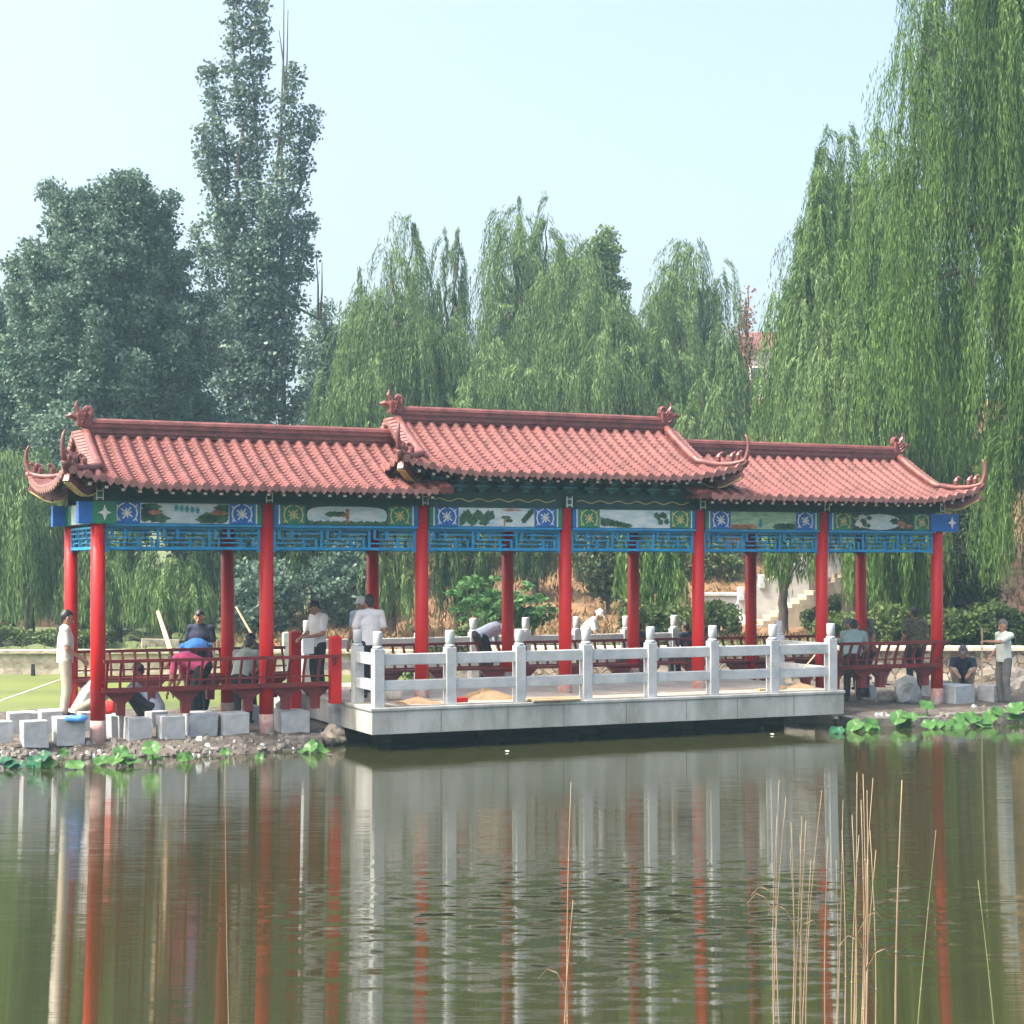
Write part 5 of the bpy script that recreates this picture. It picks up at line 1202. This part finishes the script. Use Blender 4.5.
person(P(688, 32.5, .97), fz(40), 'sit', 'person in dark navy sitting on the back bench behind the fifth column', 'c_navy', 'c_black', scale=.85, face=False)
person(P(861, 33.4, .30), fz(150), 'stand', 'man in dark grey standing at the back of the group by the last bench', 'c_grey', 'c_black', scale=.98)
person(P(853, 31.4, .25), fz(-15), 'lean', 'black haired person in a grey teal shirt seen from behind at the last bench', 'c_teal', 'c_black', scale=1.0, face=False)
person(P(866, 32.1, .27), fz(70), 'lean', 'grey haired person in a brown shirt leaning by the last bench', 'c_brown', 'c_navy', 'greyhair', scale=1.0)
person(P(915, 33.4, .28), fz(12), 'stand', 'man in a camouflage shirt seen from behind at the last bay', 'c_camo', 'c_black', scale=.99, over=dict(lwri=V(-.16,.26,1.0), rwri=V(.2,.24,.98)), face=False)
person(P(963, 32.8, .27), fz(165), 'squat', 'man in a dark blue shirt and grey cap squatting behind the pale block', 'c_navy', 'c_khaki', scale=1.0, cap='greyhair', short=True)
person(P(1004, 31.6, .14), fz(112), 'stand', 'old man in a pale mint shirt holding out one arm beside the boulder', 'c_mint', 'c_grey', 'greyhair', scale=.96,
       over=dict(lwri=V(-.22,.58,1.28), lelb=V(-.24,.30,1.26), rwri=V(.22,.16,.95), relb=V(.27,-.06,1.12)))

# ------------------------------------------------------------------ haze, light, camera
def haze(density):
    m, nt, out = nodes('haze_air'); v = nt.nodes.new('ShaderNodeVolumePrincipled'); v.inputs['Color'].default_value = (.50,.80,1,1); v.inputs['Density'].default_value = density; v.inputs['Anisotropy'].default_value = .1
    nt.links.new(v.outputs[0], out.inputs['Volume']); s = MB(); s.box(-430, 430, -70, 530, -3, 40, m); tag(s.build('haze'), kind='stuff')
haze(.0010)
world = bpy.data.worlds.new('World'); S.world = world; world.use_nodes = True; nt = world.node_tree; nt.nodes.clear()
SUN_EL = R(56); sdir = Vector((-.93*math.cos(SUN_EL), -.37*math.cos(SUN_EL), math.sin(SUN_EL)))
sk = nt.nodes.new('ShaderNodeTexSky'); sk.sky_type = 'NISHITA'; sk.sun_disc = False; sk.sun_elevation = SUN_EL; sk.sun_rotation = math.atan2(sdir.x, sdir.y); sk.dust_density = 8; sk.air_density = 1.0; sk.ozone_density = 1.0
bg = nt.nodes.new('ShaderNodeBackground'); bg.inputs[1].default_value = .15; wo = nt.nodes.new('ShaderNodeOutputWorld')
hz = nt.nodes.new('ShaderNodeMixRGB'); hz.blend_type = 'MULTIPLY'; hz.inputs[0].default_value = 1; hz.inputs[2].default_value = (1.37,1.32,1.25,1); nt.links.new(sk.outputs[0], hz.inputs[1]); nt.links.new(hz.outputs[0], bg.inputs[0]); nt.links.new(bg.outputs[0], wo.inputs[0])
ld = bpy.data.lights.new('sun', 'SUN'); ld.energy = 2.6; ld.angle = R(.53); ld.color = (1,.95,.86); lo = link(bpy.data.objects.new('sun', ld)); lo.rotation_euler = sdir.to_track_quat('Z', 'Y').to_euler(); lo.location = sdir*30
cd = bpy.data.cameras.new('camera'); cam = link(bpy.data.objects.new('camera', cd)); cam.location = (0,0,H); cam.rotation_euler = (R(90),0,0)
cd.sensor_width = 36; cd.lens = 36*F/1024; cd.shift_y = (HOR-512)/1024; cd.clip_end = 2000; cd.clip_start = .1; S.camera = cam
S.view_settings.view_transform = 'Standard'; S.view_settings.look = 'None'; S.view_settings.exposure = 1.25; S.view_settings.gamma = 1; S.view_settings.use_curve_mapping = False
S.cycles.max_bounces = 6; S.cycles.diffuse_bounces = 3; S.cycles.glossy_bounces = 3; S.cycles.transmission_bounces = 3; S.cycles.volume_bounces = 1; S.cycles.use_denoising = True
S.cycles.caustics_reflective = False; S.cycles.caustics_refractive = False
